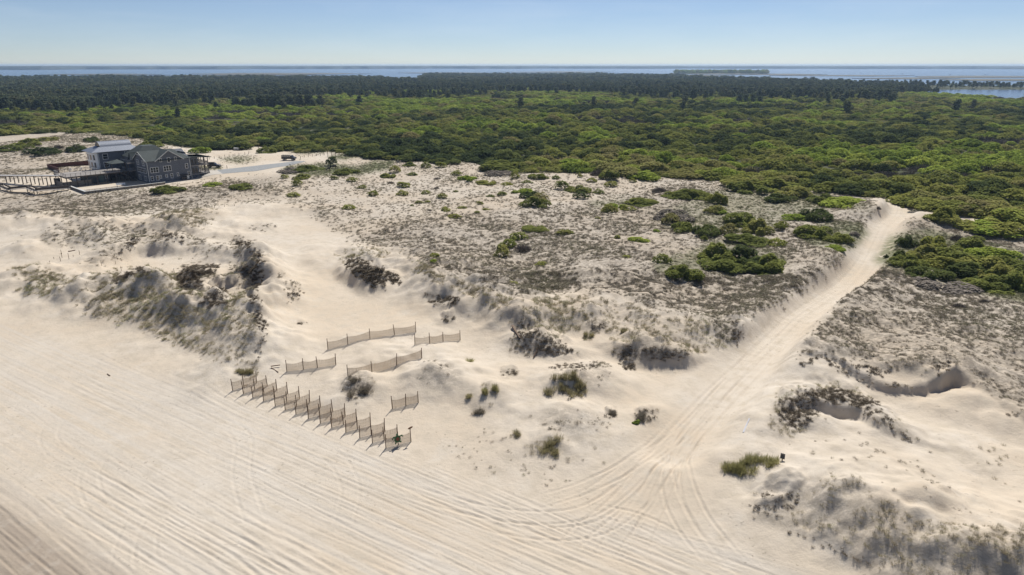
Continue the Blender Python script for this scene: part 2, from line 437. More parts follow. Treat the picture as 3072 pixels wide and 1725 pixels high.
def height(X, Y):
    X = np.atleast_1d(np.asarray(X, float)).ravel()
    Y = np.atleast_1d(np.asarray(Y, float)).ravel()
    s = X * INL[0] + Y * INL[1]
    base = 0.4 + np.clip((s - 20) * 0.03, -3.0, 1.3)
    px, py = proj(X, Y, 1.6)
    near = 1 - sstep(300, 420, Y)
    bare = look(M_bare, px, py)
    bare = np.where((s < 34) & (s > -400), 1.0, bare)
    base += near * (1 - bare) * (0.95 * fbm(X, Y, 34, 2) + 0.55 * fbm(X, Y, 11, 2, 5.0) + 0.8 * sstep(90, 150, s))
    base += near * bare * 0.22 * fbm(X, Y, 22, 2, 9.0) * sstep(36, 52, s)
    # duned ridges, joined softly
    wx = X + 1.2 * fbm(X, Y, 7, 2, 2.2) + .45 * fbm(X, Y, 1.9, 2, 22.2)
    wy = Y + 1.2 * fbm(X, Y, 7, 2, 8.8) + .45 * fbm(X, Y, 1.9, 2, 28.8)
    acc = np.zeros(len(X))
    zn = fbm(X, Y, 4.6, 3, 14.4)
    for pts, wf, wb, pf, pb in RIDGES:
        sel, d, z, side = seg_eval(wx, wy, pts, 3.2 * max(wf, wb), True)
        if len(sel) == 0:
            continue
        q = .5 + .5 * np.clip(1.4 * side / np.maximum(d, .05), -1, 1)
        w = wb + (wf - wb) * q
        p = pb + (pf - pb) * q
        c = z * (.88 + (.62 - .3 * sstep(-10, 15, X[sel])) * zn[sel]) * np.exp(-(d / w) ** p)
        acc[sel] += np.maximum(c, 0) ** 3
    h = base + acc ** (1 / 3.0)
    for x, y, dep, w in HOLES:
        a, b = P(x * OV, y * OV, 2.5)
        h -= dep * np.exp(-((X - a) ** 2 + (Y - b) ** 2) / w ** 2)
    # small hummocks where grass grows
    dkh = look(M_dark, px, py) * near
    tv = np.maximum(look(M_tuft, px, py), look(M_gold, px, py)) * near
    h += dkh * (.3 + .8 * fbm(X, Y, 2.0, 3, 44.0))
    rg = 1 - np.abs(fbm(X, Y, 3.4, 3, 71.0))
    h += (tv * .35 + .12 * (1 - bare) * near) * (rg - .75) * .8
    h += tv * (0.20 * fbm(X, Y, 3.2, 2, 4.0) + 0.10 * fbm(X, Y, 1.3, 1, 6.0))
    h += near * 0.03 * fbm(X, Y, 1.7, 2, 11.0)
    # the sand road
    sel, d, z, side = seg_eval(X, Y, ROAD, 12)
    if len(sel):
        w = np.exp(-(d / 3.6) ** 4)
        rh = 1.25 + 0.25 * fbm(X[sel], Y[sel], 25, 1, 1.0) + 0.8 * sstep(120, 190, Y[sel])
        h[sel] = h[sel] * (1 - w) + rh * w
        # wheel ruts
        for off in (-1.9, -1.1, -.6, .55, 1.2, 1.75):
            wob = off + 0.35 * vnoise(Y[sel] / 19 + off * 7, Y[sel] * 0 + off)
            e = side - wob
            h[sel] -= w * (0.075 * np.exp(-(e / .2) ** 2) - 0.045 * np.exp(-((np.abs(e) - .42) / .16) ** 2))
    # house pad and the higher lot behind
    q = np.stack([X - HA[0], Y - HA[1]], 1)
    U, V = q @ HU, q @ HV
    pad = np.exp(-np.maximum(0, np.maximum(np.abs(U + 3) - 18, np.abs(V - 9) - 15)) ** 2 / 30.0)
    h = h * (1 - pad) + 1.5 * pad
    lot = np.exp(-np.maximum(0, np.maximum(np.abs(U - 33) - 20, np.abs(V + 8) - 22)) ** 2 / 120.0) * (1 - pad)
    h = h * (1 - lot) + (2.6 + 0.15 * fbm(X, Y, 12, 2, 3.0)) * lot
    # far ground: nearly flat, then under the sound
    land = coast_land(X, Y)
    far = sstep(300, 420, Y)
    h = np.where(far > 0, h * (1 - far) + far * (1.1 + 0.8 * fbm(X, Y, 160, 2)), h)
    h = h * land + (-2.4) * (1 - land)
    return h


def ground_px(px, py, n=8):
    """photo pixel -> point on the terrain"""
    px = np.atleast_1d(np.asarray(px, float))
    py = np.atleast_1d(np.asarray(py, float))
    z = np.full(px.shape, 1.5)
    for _ in range(n):
        x, y = P(px, py, z)
        z = 0.4 * z + 0.6 * height(x, y)
    return x, y, z


GPC = {}


def gp(px, py):
    k = (round(float(px), 2), round(float(py), 2))
    if k not in GPC:
        x, y, z = ground_px(px, py, 5)
        GPC[k] = (float(x[0]), float(y[0]), float(height(x, y)[0]))
    return GPC[k]


def prefetch(pts):
    """the same for many pixels at once"""
    a = np.array(pts, float)
    x, y, z = ground_px(a[:, 0], a[:, 1])
    z = height(x, y)
    for i in range(len(a)):
        GPC[(round(float(a[i, 0]), 2), round(float(a[i, 1]), 2))] = (float(x[i]), float(y[i]), float(z[i]))


# ---- vehicle tracks pressed into the beach
TRACKS = []


def track(pts, gauge=1.7, depth=0.024, wid=0.14, soft=0.0):
    w = smooth_line([P(x * OV, y * OV, 0.7) + (0,) for x, y in pts], 5)
    TRACKS.append((w, gauge / 2, depth, wid))


for n_t, t in enumerate(([(1930, 880), (1760, 1055), (1640, 1180), (1560, 1250), (1470, 1300), (1350, 1312), (1200, 1292), (1000, 1235)],
          [(1900, 900), (1745, 1075), (1620, 1170), (1500, 1250), (1430, 1275)],
          [(1850, 960), (1700, 1110), (1600, 1230), (1540, 1290), (1460, 1350), (1400, 1430)],
          [(1820, 990), (1720, 1130), (1650, 1230), (1590, 1290), (1500, 1340), (1370, 1350), (1200, 1320)],
          [(1760, 1060), (1712, 1150), (1715, 1230), (1755, 1320), (1820, 1400), (1870, 1450)],
          [(1720, 1110), (1690, 1180), (1688, 1260), (1725, 1340), (1810, 1440)],
          [(1700, 1090), (1600, 1180), (1500, 1230), (1400, 1262), (1330, 1280)],
          [(1640, 1150), (1550, 1210), (1450, 1240)], [(1450, 1290), (1600, 1320), (1760, 1400)],
          [(1500, 1440), (1560, 1350), (1640, 1250), (1700, 1150)], [(1600, 1446), (1610, 1380), (1660, 1270), (1720, 1150), (1780, 1060)],
          [(350, 970), (270, 990), (200, 1022), (140, 1062), (122, 1100), (150, 1140), (220, 1168), (320, 1168), (430, 1130), (530, 1085), (640, 1060)],
          [(340, 1080), (262, 1142), (225, 1190), (232, 1240), (262, 1280), (320, 1308), (400, 1312), (470, 1280)],
          [(560, 1060), (612, 1110), (608, 1190), (625, 1260), (655, 1340)],
          [(720, 1100), (830, 1150), (880, 1220), (870, 1300), (835, 1390)],
          [(300, 1450), (312, 1380), (345, 1300), (420, 1232), (515, 1180)],
          [(385, 1450), (365, 1390), (378, 1320), (450, 1250), (500, 1190)],
          [(430, 1300), (560, 1240), (700, 1210), (830, 1188), (920, 1190)],
          [(250, 1340), (380, 1280), (520, 1220), (640, 1180)], [(420, 1070), (540, 1000), (420, 1020)])):
    track(t, depth=.05 if n_t < 11 else .016)


def add_tracks(X, Y, h):
    s = X * INL[0] + Y * INL[1]
    t = X * SHORE[0] + Y * SHORE[1]
    rs = np.random.RandomState(11)
    on = np.nonzero((s > 8) & (s < 60) & (Y < 175))[0]
    ss, tt = s[on], t[on]
    px, py = proj(X[on], Y[on], 0.6)
    top = np.interp(px / OV, [-300, 0, 300, 700, 1000, 1300, 1600, 1900, 2300, 2700], [735, 790, 900, 1025, 1140, 1245, 1300, 1380, 1500, 1600])
    lim = sstep(0, 30, py / OV - top)
    dh = np.zeros(len(on))
    for k in range(125):
        s0 = 14 + 34 * rs.rand() ** 0.9
        g = rs.uniform(1.5, 1.8)
        dep = rs.uniform(.008, .034)
        wdt = rs.uniform(.08, .16)
        sl = rs.normal(0, .045)
        ph, am = rs.rand() * 50, rs.uniform(.1, .8)
        t0, t1 = -130 + rs.rand() * 110, 0
        t1 = t0 + rs.uniform(40, 150)
        cen = s0 + sl * (tt + 40) + am * 2 * vnoise(tt / 28 + ph, tt * 0 + ph)
        amp = sstep(t0, t0 + 8, tt) * (1 - sstep(t1 - 8, t1, tt))
        amp = amp * np.clip(.62 + 1.5 * vnoise(tt / 7 + ph, tt * 0 + 3 * ph), 0, 1)
        for o in (-g / 2, g / 2):
            e = ss - cen - o + .05 * vnoise(tt / 1.6 + ph, tt * 0 + o)
            m = np.abs(e) < 1.0
            em = e[m]
            dh[m] += amp[m] * dep * (-np.exp(-(em / wdt) ** 2) + 0.62 * np.exp(-((np.abs(em) - wdt * 2.1) / (wdt * .9)) ** 2))
    h[on] += dh * lim * np.clip(.75 + 1.3 * fbm(X[on], Y[on], 16, 2, 33.0), .12, 1.3)
    for w, g, dep, wid in TRACKS:
        sel, d, z, side = seg_eval(X, Y, w, 3.0)
        if len(sel) == 0:
            continue
        endd = np.minimum(np.hypot(X[sel] - w[0, 0], Y[sel] - w[0, 1]), np.hypot(X[sel] - w[-1, 0], Y[sel] - w[-1, 1]))
        f = sstep(0, 5, endd)
        for o in (-g, g):
            e = side - o
            h[sel] += f * dep * (-np.exp(-(e / wid) ** 2) + 0.6 * np.exp(-((np.abs(e) - wid * 2) / (wid * .8)) ** 2)) * (np.abs(d - g) < 1.4)
    return h


# ------------------------------------------------------------------ materials
MATS = {}


def newmat(name):
    m = bpy.data.materials.new(name)
    m.use_nodes = True
    nt = m.node_tree
    nt.nodes.clear()
    out = nt.nodes.new("ShaderNodeOutputMaterial")
    return m, nt, out


def N(nt, t, **kw):
    n = nt.nodes.new(t)
    for k, v in kw.items():
        setattr(n, k, v)
    return n


def simple(name, col, rough=0.8, var=0.25, scale=3.0, metal=0.0, coord='Object', stretch=None, bump=0.0):
    if name in MATS:
        return MATS[name]
    m, nt, out = newmat(name)
    b = N(nt, "ShaderNodeBsdfPrincipled")
    b.inputs['Roughness'].default_value = rough
    b.inputs['Metallic'].default_value = metal
    tc = N(nt, "ShaderNodeTexCoord")
    no = N(nt, "ShaderNodeTexNoise")
    no.inputs['Scale'].default_value = scale
    no.inputs['Detail'].default_value = 5
    src = tc.outputs[coord]
    if stretch:
        mp = N(nt, "ShaderNodeMapping")
        mp.inputs['Scale'].default_value = stretch
        nt.links.new(src, mp.inputs[0])
        src = mp.outputs[0]
    nt.links.new(src, no.inputs['Vector'])
    hsv = N(nt, "ShaderNodeMix", data_type='RGBA', blend_type='MULTIPLY')
    hsv.inputs[0].default_value = 1.0
    hsv.inputs[6].default_value = (*col, 1)
    rp = N(nt, "ShaderNodeMapRange")
    rp.inputs[1].default_value = 0.3
    rp.inputs[2].default_value = 0.7
    rp.inputs[3].default_value = 1 - var
    rp.inputs[4].default_value = 1 + var
    nt.links.new(no.outputs[0], rp.inputs[0])
    nt.links.new(rp.outputs[0], hsv.inputs[7])
    nt.links.new(hsv.outputs[2], b.inputs['Base Color'])
    if bump:
        bp = N(nt, "ShaderNodeBump")
        bp.inputs['Strength'].default_value = bump
        bp.inputs['Distance'].default_value = 0.02
        nt.links.new(no.outputs[0], bp.inputs['Height'])
        nt.links.new(bp.outputs[0], b.inputs['Normal'])
    nt.links.new(b.outputs[0], out.inputs[0])
    MATS[name] = m
    return m


def ground_mat():
    m, nt, out = newmat("sand_ground")
    L = nt.links
    b = N(nt, "ShaderNodeBsdfPrincipled")
    b.inputs['Roughness'].default_value = 0.95
    b.inputs['Specular IOR Level'].default_value = 0.15
    geo = N(nt, "ShaderNodeNewGeometry")

    def attr(n):
        a = N(nt, "ShaderNodeAttribute")
        a.attribute_name = n
        return a.outputs['Fac']

    def noise(sc, det=4, rough=0.55, vec=None):
        n = N(nt, "ShaderNodeTexNoise")
        n.inputs['Scale'].default_value = sc
        n.inputs['Detail'].default_value = det
        n.inputs['Roughness'].default_value = rough
        L.new(vec if vec else geo.outputs['Position'], n.inputs['Vector'])
        return n.outputs[0]

    def ramp(x, lo, hi, a=0.0, c=1.0):
        r = N(nt, "ShaderNodeMapRange")
        r.interpolation_type = 'SMOOTHSTEP'
        r.inputs[1].default_value, r.inputs[2].default_value, r.inputs[3].default_value, r.inputs[4].default_value = lo, hi, a, c
        L.new(x, r.inputs[0])
        return r.outputs[0]

    def mul(a, c):
        n = N(nt, "ShaderNodeMath", operation='MULTIPLY')
        for i, v in enumerate((a, c)):
            if isinstance(v, (int, float)):
                n.inputs[i].default_value = v
            else:
                L.new(v, n.inputs[i])
        return n.outputs[0]

    def mixc(f, a, c):
        n = N(nt, "ShaderNodeMix", data_type='RGBA')
        if isinstance(f, (int, float)):
            n.inputs[0].default_value = f
        else:
            L.new(f, n.inputs[0])
        for i, v in ((6, a), (7, c)):
            if isinstance(v, tuple):
                n.inputs[i].default_value = (*v, 1)
            else:
                L.new(v, n.inputs[i])
        return n.outputs[2]

    sand = mixc(ramp(noise(0.045, 4), .35, .65), (0.545, 0.455, 0.345), (0.585, 0.515, 0.42))
    sand = mixc(ramp(noise(0.6, 5), .4, .75), sand, (0.50, 0.43, 0.335))
    st = N(nt, "ShaderNodeAttribute")
    st.attribute_name = "st"

    def streak(sx, sy, det=3):
        mp = N(nt, "ShaderNodeMapping")
        mp.inputs['Scale'].default_value = (sx, sy, 1)
        L.new(st.outputs['Vector'], mp.inputs[0])
        return noise(1.0, det, .6, mp.outputs[0])
    beach = attr("beach")
    s1 = streak(0.9, 0.018)
    s2 = streak(4.6, 0.035)
    sand = mixc(mul(mul(beach, .7), ramp(s1, .3, .7)), sand, (0.535, 0.485, 0.415))
    sand = mixc(mul(mul(beach, ramp(s2, .48, .66)), 0.3), sand, (0.42, 0.365, 0.29))
    wet = attr("wet")
    wsum = N(nt, "ShaderNodeMath", operation='ADD')
    L.new(wet, wsum.inputs[0])
    L.new(mul(ramp(s1, .3, .7, -.5, .5), 0.4), wsum.inputs[1])
    sand = mixc(mul(ramp(wsum.outputs[0], .25, 1.0), 0.85), sand, (0.30, 0.245, 0.19))
    # shells, wrack and dark grains strewn in patches
    spk = mul(mul(ramp(noise(2.3, 2, .5), .66, .72), ramp(noise(.11, 3), .45, .62)), 0.55)
    sand = mixc(spk, sand, (0.22, 0.18, 0.135))
    sand = mixc(mul(ramp(noise(.22, 5, .7), .52, .72), .35), sand, (0.60, 0.55, 0.475))
    veg = attr("veg")
    vm = mul(veg, ramp(noise(1.3, 6, .78), .34, .60))
    col = mixc(mul(vm, 0.88), sand, (0.20, 0.17, 0.135))
    gr = attr("green")
    col = mixc(mul(gr, ramp(noise(0.5, 5), .25, .55)), col, (0.085, 0.105, 0.03))
    fo = attr("forest")
    flo = mixc(ramp(noise(0.03, 5), .4, .6), (0.04, 0.05, 0.02), (0.085, 0.085, 0.045))
    col = mixc(fo, col, flo)
    L.new(col, b.inputs['Base Color'])
    # relief: wind ripples, grains, foot-worn lumps, fine tyre streaks
    bp = N(nt, "ShaderNodeBump")
    bp.inputs['Strength'].default_value = 0.8
    bp.inputs['Distance'].default_value = 0.12
    L.new(noise(1.6, 7, .68), bp.inputs['Height'])
    bp2 = N(nt, "ShaderNodeBump")
    bp2.inputs['Distance'].default_value = 0.10
    L.new(mul(mul(beach, 0.26), ramp(noise(.07, 3), .35, .65, .1, 1.0)), bp2.inputs['Strength'])
    L.new(s2, bp2.inputs['Height'])
    L.new(bp.outputs[0], bp2.inputs['Normal'])
    L.new(bp2.outputs[0], b.inputs['Normal'])
    L.new(b.outputs[0], out.inputs[0])
    return m


def leaf_mat(name, ramp_cols, source, trans=0.38, rough=0.6):
    """foliage; source: 'inst' reads the tint of the point it stands on, 'obj' the object's own colour"""
    m, nt, out = newmat(name)
    L = nt.links
    cr = N(nt, "ShaderNodeValToRGB")
    e = cr.color_ramp.elements
    while len(e) < len(ramp_cols):
        e.new(0.5)
    for i, c in enumerate(ramp_cols):
        e[i].position = i / max(1, len(ramp_cols) - 1)
        e[i].color = (*c, 1)
    if source == 'inst':
        a = N(nt, "ShaderNodeAttribute")
        a.attribute_type = 'INSTANCER'
        a.attribute_name = 'tint'
        L.new(a.outputs['Fac'], cr.inputs[0])
    else:
        oi = N(nt, "ShaderNodeObjectInfo")
        sx = N(nt, "ShaderNodeSeparateColor")
        L.new(oi.outputs['Color'], sx.inputs[0])
        L.new(sx.outputs[0], cr.inputs[0])
    lf = N(nt, "ShaderNodeAttribute")
    lf.attribute_name = 'lf'
    mr = N(nt, "ShaderNodeMapRange")
    mr.inputs[3].default_value, mr.inputs[4].default_value = 0.84, 2.0
    L.new(lf.outputs['Fac'], mr.inputs[0])
    mx = N(nt, "ShaderNodeMix", data_type='RGBA', blend_type='MULTIPLY')
    mx.inputs[0].default_value = 1
    L.new(cr.outputs[0], mx.inputs[6])
    L.new(mr.outputs[0], mx.inputs[7])
    d = N(nt, "ShaderNodeBsdfDiffuse")
    t = N(nt, "ShaderNodeBsdfTranslucent")
    ms = N(nt, "ShaderNodeMixShader")
    ms.inputs[0].default_value = trans
    L.new(mx.outputs[2], d.inputs[0])
    L.new(mx.outputs[2], t.inputs[0])
    L.new(d.outputs[0], ms.inputs[1])
    L.new(t.outputs[0], ms.inputs[2])
    L.new(ms.outputs[0], out.inputs[0])
    return m


# ------------------------------------------------------------------ object helpers
def tag(o, label=None, cat=None, group=None, kind=None):
    if label:
        o["label"] = label
    if cat:
        o["category"] = cat
    if group:
        o["group"] = group
    if kind:
        o["kind"] = kind
    return o


def link(o, parent=None):
    COL.objects.link(o)
    if parent is not None:
        o.parent = parent
    return o


def empty(name, loc=(0, 0, 0), rz=0.0):
    o = bpy.data.objects.new(name, None)
    o.location = loc
    o.rotation_euler = (0, 0, rz)
    o.empty_display_size = 0.3
    return link(o)


def mesh(name, v, f, mat=None, smooth=False):
    me = bpy.data.meshes.new(name)
    me.from_pydata([tuple(map(float, p)) for p in v], [], f)
    if mat:
        me.materials.append(mat)
    if smooth:
        me.polygons.foreach_set("use_smooth", [True] * len(me.polygons))
    me.update()
    return me


def mobj(name, me, parent=None, loc=(0, 0, 0)):
    o = bpy.data.objects.new(name, me)
    o.location = loc
    return link(o, parent)


class MB:
    """collects boxes, bars and prisms into one mesh"""

    def __init__(s):
        s.v, s.f = [], []

    def add(s, v, f):
        n = len(s.v)
        s.v += [tuple(map(float, p)) for p in v]
        s.f += [tuple(i + n for i in q) for q in f]
        return s

    def box(s, x0, x1, y0, y1, z0, z1):
        return s.add([(x0, y0, z0), (x1, y0, z0), (x1, y1, z0), (x0, y1, z0), (x0, y0, z1), (x1, y0, z1), (x1, y1, z1), (x0, y1, z1)],
                     [(0, 3, 2, 1), (4, 5, 6, 7), (0, 1, 5, 4), (1, 2, 6, 5), (2, 3, 7, 6), (3, 0, 4, 7)])

    def bar(s, a, b, w, h=None, up=(0, 0, 1), taper=1.0):
        h = h or w
        a, b = np.array(a, float), np.array(b, float)
        d = b - a
        d /= max(np.linalg.norm(d), 1e-9)
        u = np.array(up, float)
        if abs(d @ u) > 0.95:
            u = np.array((0, 1, 0.0))
        r = np.cross(d, u)
        r /= np.linalg.norm(r)
        u = np.cross(r, d)
        q = []
        for p, k in ((a, 1.0), (b, taper)):
            for i, j in ((-1, -1), (1, -1), (1, 1), (-1, 1)):
                q.append(p + r * i * w / 2 * k + u * j * h / 2 * k)
        return s.add(q, [(0, 1, 2, 3), (7, 6, 5, 4), (0, 4, 5, 1), (1, 5, 6, 2), (2, 6, 7, 3), (3, 7, 4, 0)])

    def rod(s, pts, rad, n=6):
        pts = [np.array(p, float) for p in pts]
        base = len(s.v)
        rings = []
        for i, p in enumerate(pts):
            d = pts[min(i + 1, len(pts) - 1)] - pts[max(i - 1, 0)]
            d /= max(np.linalg.norm(d), 1e-9)
            u = np.array((0, 0, 1.0)) if abs(d[2]) < .9 else np.array((1.0, 0, 0))
            r = np.cross(d, u)
            r /= np.linalg.norm(r)
            u = np.cross(r, d)
            rr = rad[i] if hasattr(rad, '__len__') else rad
            rings.append([p + rr * (math.cos(2 * math.pi * k / n) * r + math.sin(2 * math.pi * k / n) * u) for k in range(n)])
        v = [q for ring in rings for q in ring]
        f = []
        for i in range(len(pts) - 1):
            for k in range(n):
                f.append((i * n + k, i * n + (k + 1) % n, (i + 1) * n + (k + 1) % n, (i + 1) * n + k))
        f.append(tuple(range(n))[::-1])
        f.append(tuple((len(pts) - 1) * n + k for k in range(n)))
        return s.add(v, f)

    def prism(s, poly, y0, y1, axis='y'):
        """closed outline given as (a,z) pairs pushed along an axis"""
        n = len(poly)
        if axis == 'y':
            v = [(a, y0, z) for a, z in poly] + [(a, y1, z) for a, z in poly]
        elif axis == 'x':
            v = [(y0, a, z) for a, z in poly] + [(y1, a, z) for a, z in poly]
        else:
            v = [(a, z, y0) for a, z in poly] + [(a, z, y1) for a, z in poly]
        f = [tuple(range(n))[::-1], tuple(range(n, 2 * n))] + [(i, (i + 1) % n, n + (i + 1) % n, n + i) for i in range(n)]
        return s.add(v, f)

    def build(s, name, mat, parent=None, smooth=False, loc=(0, 0, 0)):
        return mobj(name, mesh(name, s.v, s.f, mat, smooth), parent, loc)


def grid_mesh(name, V, faces, mat, attrs=None, smooth=True):
    me = bpy.data.meshes.new(name)
    V = np.asarray(V, np.float32)
    faces = np.asarray(faces, np.int32)
    nf, k = faces.shape
    me.vertices.add(len(V))
    me.vertices.foreach_set("co", V.ravel())
    me.loops.add(nf * k)
    me.loops.foreach_set("vertex_index", faces.ravel())
    me.polygons.add(nf)
    me.polygons.foreach_set("loop_start", np.arange(0, nf * k, k, dtype=np.int32))
    me.polygons.foreach_set("loop_total", np.full(nf, k, np.int32))
    if smooth:
        me.polygons.foreach_set("use_smooth", np.ones(nf, bool))
    if mat:
        me.materials.append(mat)
    for n, (typ, a) in (attrs or {}).items():
        at = me.attributes.new(n, typ, 'POINT')
        at.data.foreach_set('vector' if typ == 'FLOAT_VECTOR' else 'value', np.asarray(a, np.float32).ravel())
    me.update(calc_edges=True)
    return me

# ------------------------------------------------------------------ ground sheet
def build_ground():
    dep = np.concatenate([np.linspace(math.radians(68), math.radians(48), 60)[:-1], np.arange(math.radians(48), math.radians(6.0), -0.0014)])
    r = CAMH / np.tan(dep)
    r = np.concatenate([r, r[-1] * 1.022 ** np.arange(1, 105)])
    fine = np.arange(math.radians(-46), math.radians(46), 0.0013)
    az = np.concatenate([np.linspace(math.radians(-85), math.radians(-46), 60)[:-1], fine, np.linspace(fine[-1], math.radians(85), 60)[1:]])
    R, A = np.meshgrid(r, az, indexing='ij')
    X, Y = (R * np.sin(A)).ravel(), (R * np.cos(A)).ravel()
    Z = height(X, Y)
    Z = add_tracks(X, Y, Z)
    px, py = proj(X, Y, Z)
    s = X * INL[0] + Y * INL[1]
    t = X * SHORE[0] + Y * SHORE[1]
    tuft, gold = look(M_tuft, px, py), look(M_gold, px, py)
    fo = np.where(Y > 430, 1.0, look(M_forest, px, py))
    near = np.where(Y > 430, 0.0, 1.0)
    top = np.interp(px / OV, [-300, 0, 300, 700, 1000, 1300, 1600, 1900, 2300, 2700], [735, 790, 900, 1025, 1140, 1245, 1300, 1380, 1500, 1600])
    beach = sstep(-5, 40, py / OV - top) * (s < 70)
    wet = 1 - sstep(16.5, 25, s)
    sel, d, z, side = seg_eval(X, Y, ROAD, 12)
    keep = np.ones(len(X))
    keep[sel] = 1 - np.exp(-(d / 3.8) ** 4)
    nr, na = R.shape
    i = np.arange(nr * na).reshape(nr, na)
    f = np.stack([i[:-1, :-1], i[1:, :-1], i[1:, 1:], i[:-1, 1:]], -1).reshape(-1, 4)
    me = grid_mesh("ground", np.stack([X, Y, Z], 1), f[:, ::-1], ground_mat(),
                   {"veg": ('FLOAT', np.maximum(tuft, gold * .75) * near * keep), "green": ('FLOAT', look(M_green, px, py) * near),
                    "forest": ('FLOAT', fo), "beach": ('FLOAT', beach), "wet": ('FLOAT', wet),
                    "st": ('FLOAT_VECTOR', np.stack([s, t, s * 0], 1))})
    o = mobj("ground", me)
    tag(o, "pale sand ground of beach, dunes and scrub land", "ground", kind="structure")


build_ground()


def build_water():
    m, nt, out = newmat("sound_water")
    b = N(nt, "ShaderNodeBsdfPrincipled")
    b.inputs['Base Color'].default_value = (0.06, 0.10, 0.16, 1)
    b.inputs['Roughness'].default_value = 0.22
    b.inputs['IOR'].default_value = 1.33
    g = N(nt, "ShaderNodeNewGeometry")
    no = N(nt, "ShaderNodeTexNoise")
    no.inputs['Scale'].default_value = 0.15
    no.inputs['Detail'].default_value = 4
    bp = N(nt, "ShaderNodeBump")
    bp.inputs['Strength'].default_value = 0.25
    bp.inputs['Distance'].default_value = 0.6
    nt.links.new(g.outputs['Position'], no.inputs['Vector'])
    nt.links.new(no.outputs[0], bp.inputs['Height'])
    nt.links.new(bp.outputs[0], b.inputs['Normal'])
    nt.links.new(b.outputs[0], out.inputs[0])
    v = [(-13000, -13000, -0.6), (13000, -13000, -0.6), (13000, 13000, -0.6), (-13000, 13000, -0.6)]
    o = mobj("water", mesh("water", v, [(0, 1, 2, 3)], m))
    tag(o, "pale blue water of the sound out to the far shore", "water", kind="structure")


build_water()

M_far = simple("far_trees", (0.02, 0.032, 0.024), 0.9, .3, .004)
M_marsh = simple("marsh_grass", (0.085, 0.075, 0.045), 0.9, .35, .02)


def build_far_shore():
    az = np.linspace(math.radians(-52), math.radians(52), 1500)
    V, f = [], []
    n = len(az)
    rr = 8000 + 500 * fbm(az * 20, az * 0, 1.0, 3) + 500 * np.sin(az * 2.2)
    top = 23 + 7 * fbm(az * 300, az * 0 + 3, 6.0, 4)
    for k, (off, z) in enumerate(((0, -1.0), (20, None), (400, None), (3300, 29.0))):
        r = rr + off
        zz = top * (1 if off == 20 else 1.08) if z is None else np.full(n, z)
        V.append(np.stack([r * np.sin(az), r * np.cos(az), zz], 1))
    V = np.concatenate(V)
    i = np.arange(4 * n).reshape(4, n)
    f = np.stack([i[:-1, :-1], i[1:, :-1], i[1:, 1:], i[:-1, 1:]], -1).reshape(-1, 4)[:, ::-1]
    o = mobj("far_shore", grid_mesh("far_shore", V, f, M_far))
    tag(o, "low wooded shore on the far side of the sound", "shore", kind="structure")


build_far_shore()


def marsh(pts, z=0.55):
    w = np.array([P(x * OV, y * OV, 0.0) for x, y in pts])
    c = w.mean(0)
    ring, n = [], len(w)
    for k in range(n):
        a, b = w[k], w[(k + 1) % n]
        for t in np.arange(0, 1, .1):
            p = a + (b - a) * t
            d = p - c
            ring.append(c + d * (1 + 0.06 * math.sin(k * 5.1 + t * 9) + random.uniform(-.04, .04)))
    v = [(p[0], p[1], z) for p in ring] + [(p[0], p[1], -1.2) for p in ring]
    m = len(ring)
    f = [tuple(range(m))] + [(k, m + k, m + (k + 1) % m, (k + 1) % m) for k in range(m)]
    o = mobj("marsh_island", mesh("marsh_island", v, f, M_marsh))
    tag(o, kind="structure")


for pts in ([(1690, 184.5), (1760, 183), (1860, 183.2), (1960, 186), (1900, 187.5), (1760, 187)],
            [(1820, 187.2), (1960, 185.6), (2090, 187), (1990, 189.2)], [(1930, 190), (2130, 188.8), (2310, 190.2), (2200, 192)],
            [(2300, 192.5), (2420, 190.6), (2576, 191.5), (2700, 194), (2400, 196)], [(2360, 200), (2480, 198.6), (2700, 200), (2700, 203), (2460, 203.5)],
            [(2140, 197), (2300, 195), (2420, 196.5), (2300, 199)], [(1560, 189.5), (1720, 188.3), (1850, 189.4), (1700, 191.5)],
            [(480, 185.8), (620, 183.6), (820, 183.8), (930, 185.6), (760, 187.6), (560, 187.5)], [(100, 186.8), (300, 185.4), (420, 187), (250, 188.5)],
            [(1000, 183.4), (1130, 182), (1250, 183.2), (1100, 185)], [(1250, 181.4), (1420, 179.8), (1540, 181), (1400, 182.6)],
            [(380, 189), (560, 187.9), (800, 188.2), (650, 190)]):
    marsh(pts)

# ------------------------------------------------------------------ foliage templates
OAK = [(0.055, 0.072, 0.030), (0.145, 0.162, 0.046), (0.215, 0.220, 0.058), (0.205, 0.182, 0.082), (0.25, 0.28, 0.062)]
LIME = [(0.14, 0.18, 0.04), (0.21, 0.26, 0.05), (0.29, 0.32, 0.07)]
PINE = [(0.060, 0.076, 0.046), (0.090, 0.108, 0.058), (0.13, 0.132, 0.068)]
BARE = [(0.10, 0.088, 0.074), (0.15, 0.13, 0.11)]
L_oak_i, L_oak_o = leaf_mat("oak_leaves_wood", OAK, 'inst'), leaf_mat("oak_leaves", OAK, 'obj')
L_lime_i, L_lime_o = leaf_mat("bright_leaves_wood", LIME, 'inst', .42), leaf_mat("bright_leaves", LIME, 'obj', .42)
L_pine = leaf_mat("pine_needles", PINE, 'inst', .22)
L_bare_i, L_bare_o = leaf_mat("bare_twigs_wood", BARE, 'inst', 0), leaf_mat("bare_twigs", BARE, 'obj', 0)
M_bark = simple("bark", (0.09, 0.075, 0.06), .9, .3, 6)


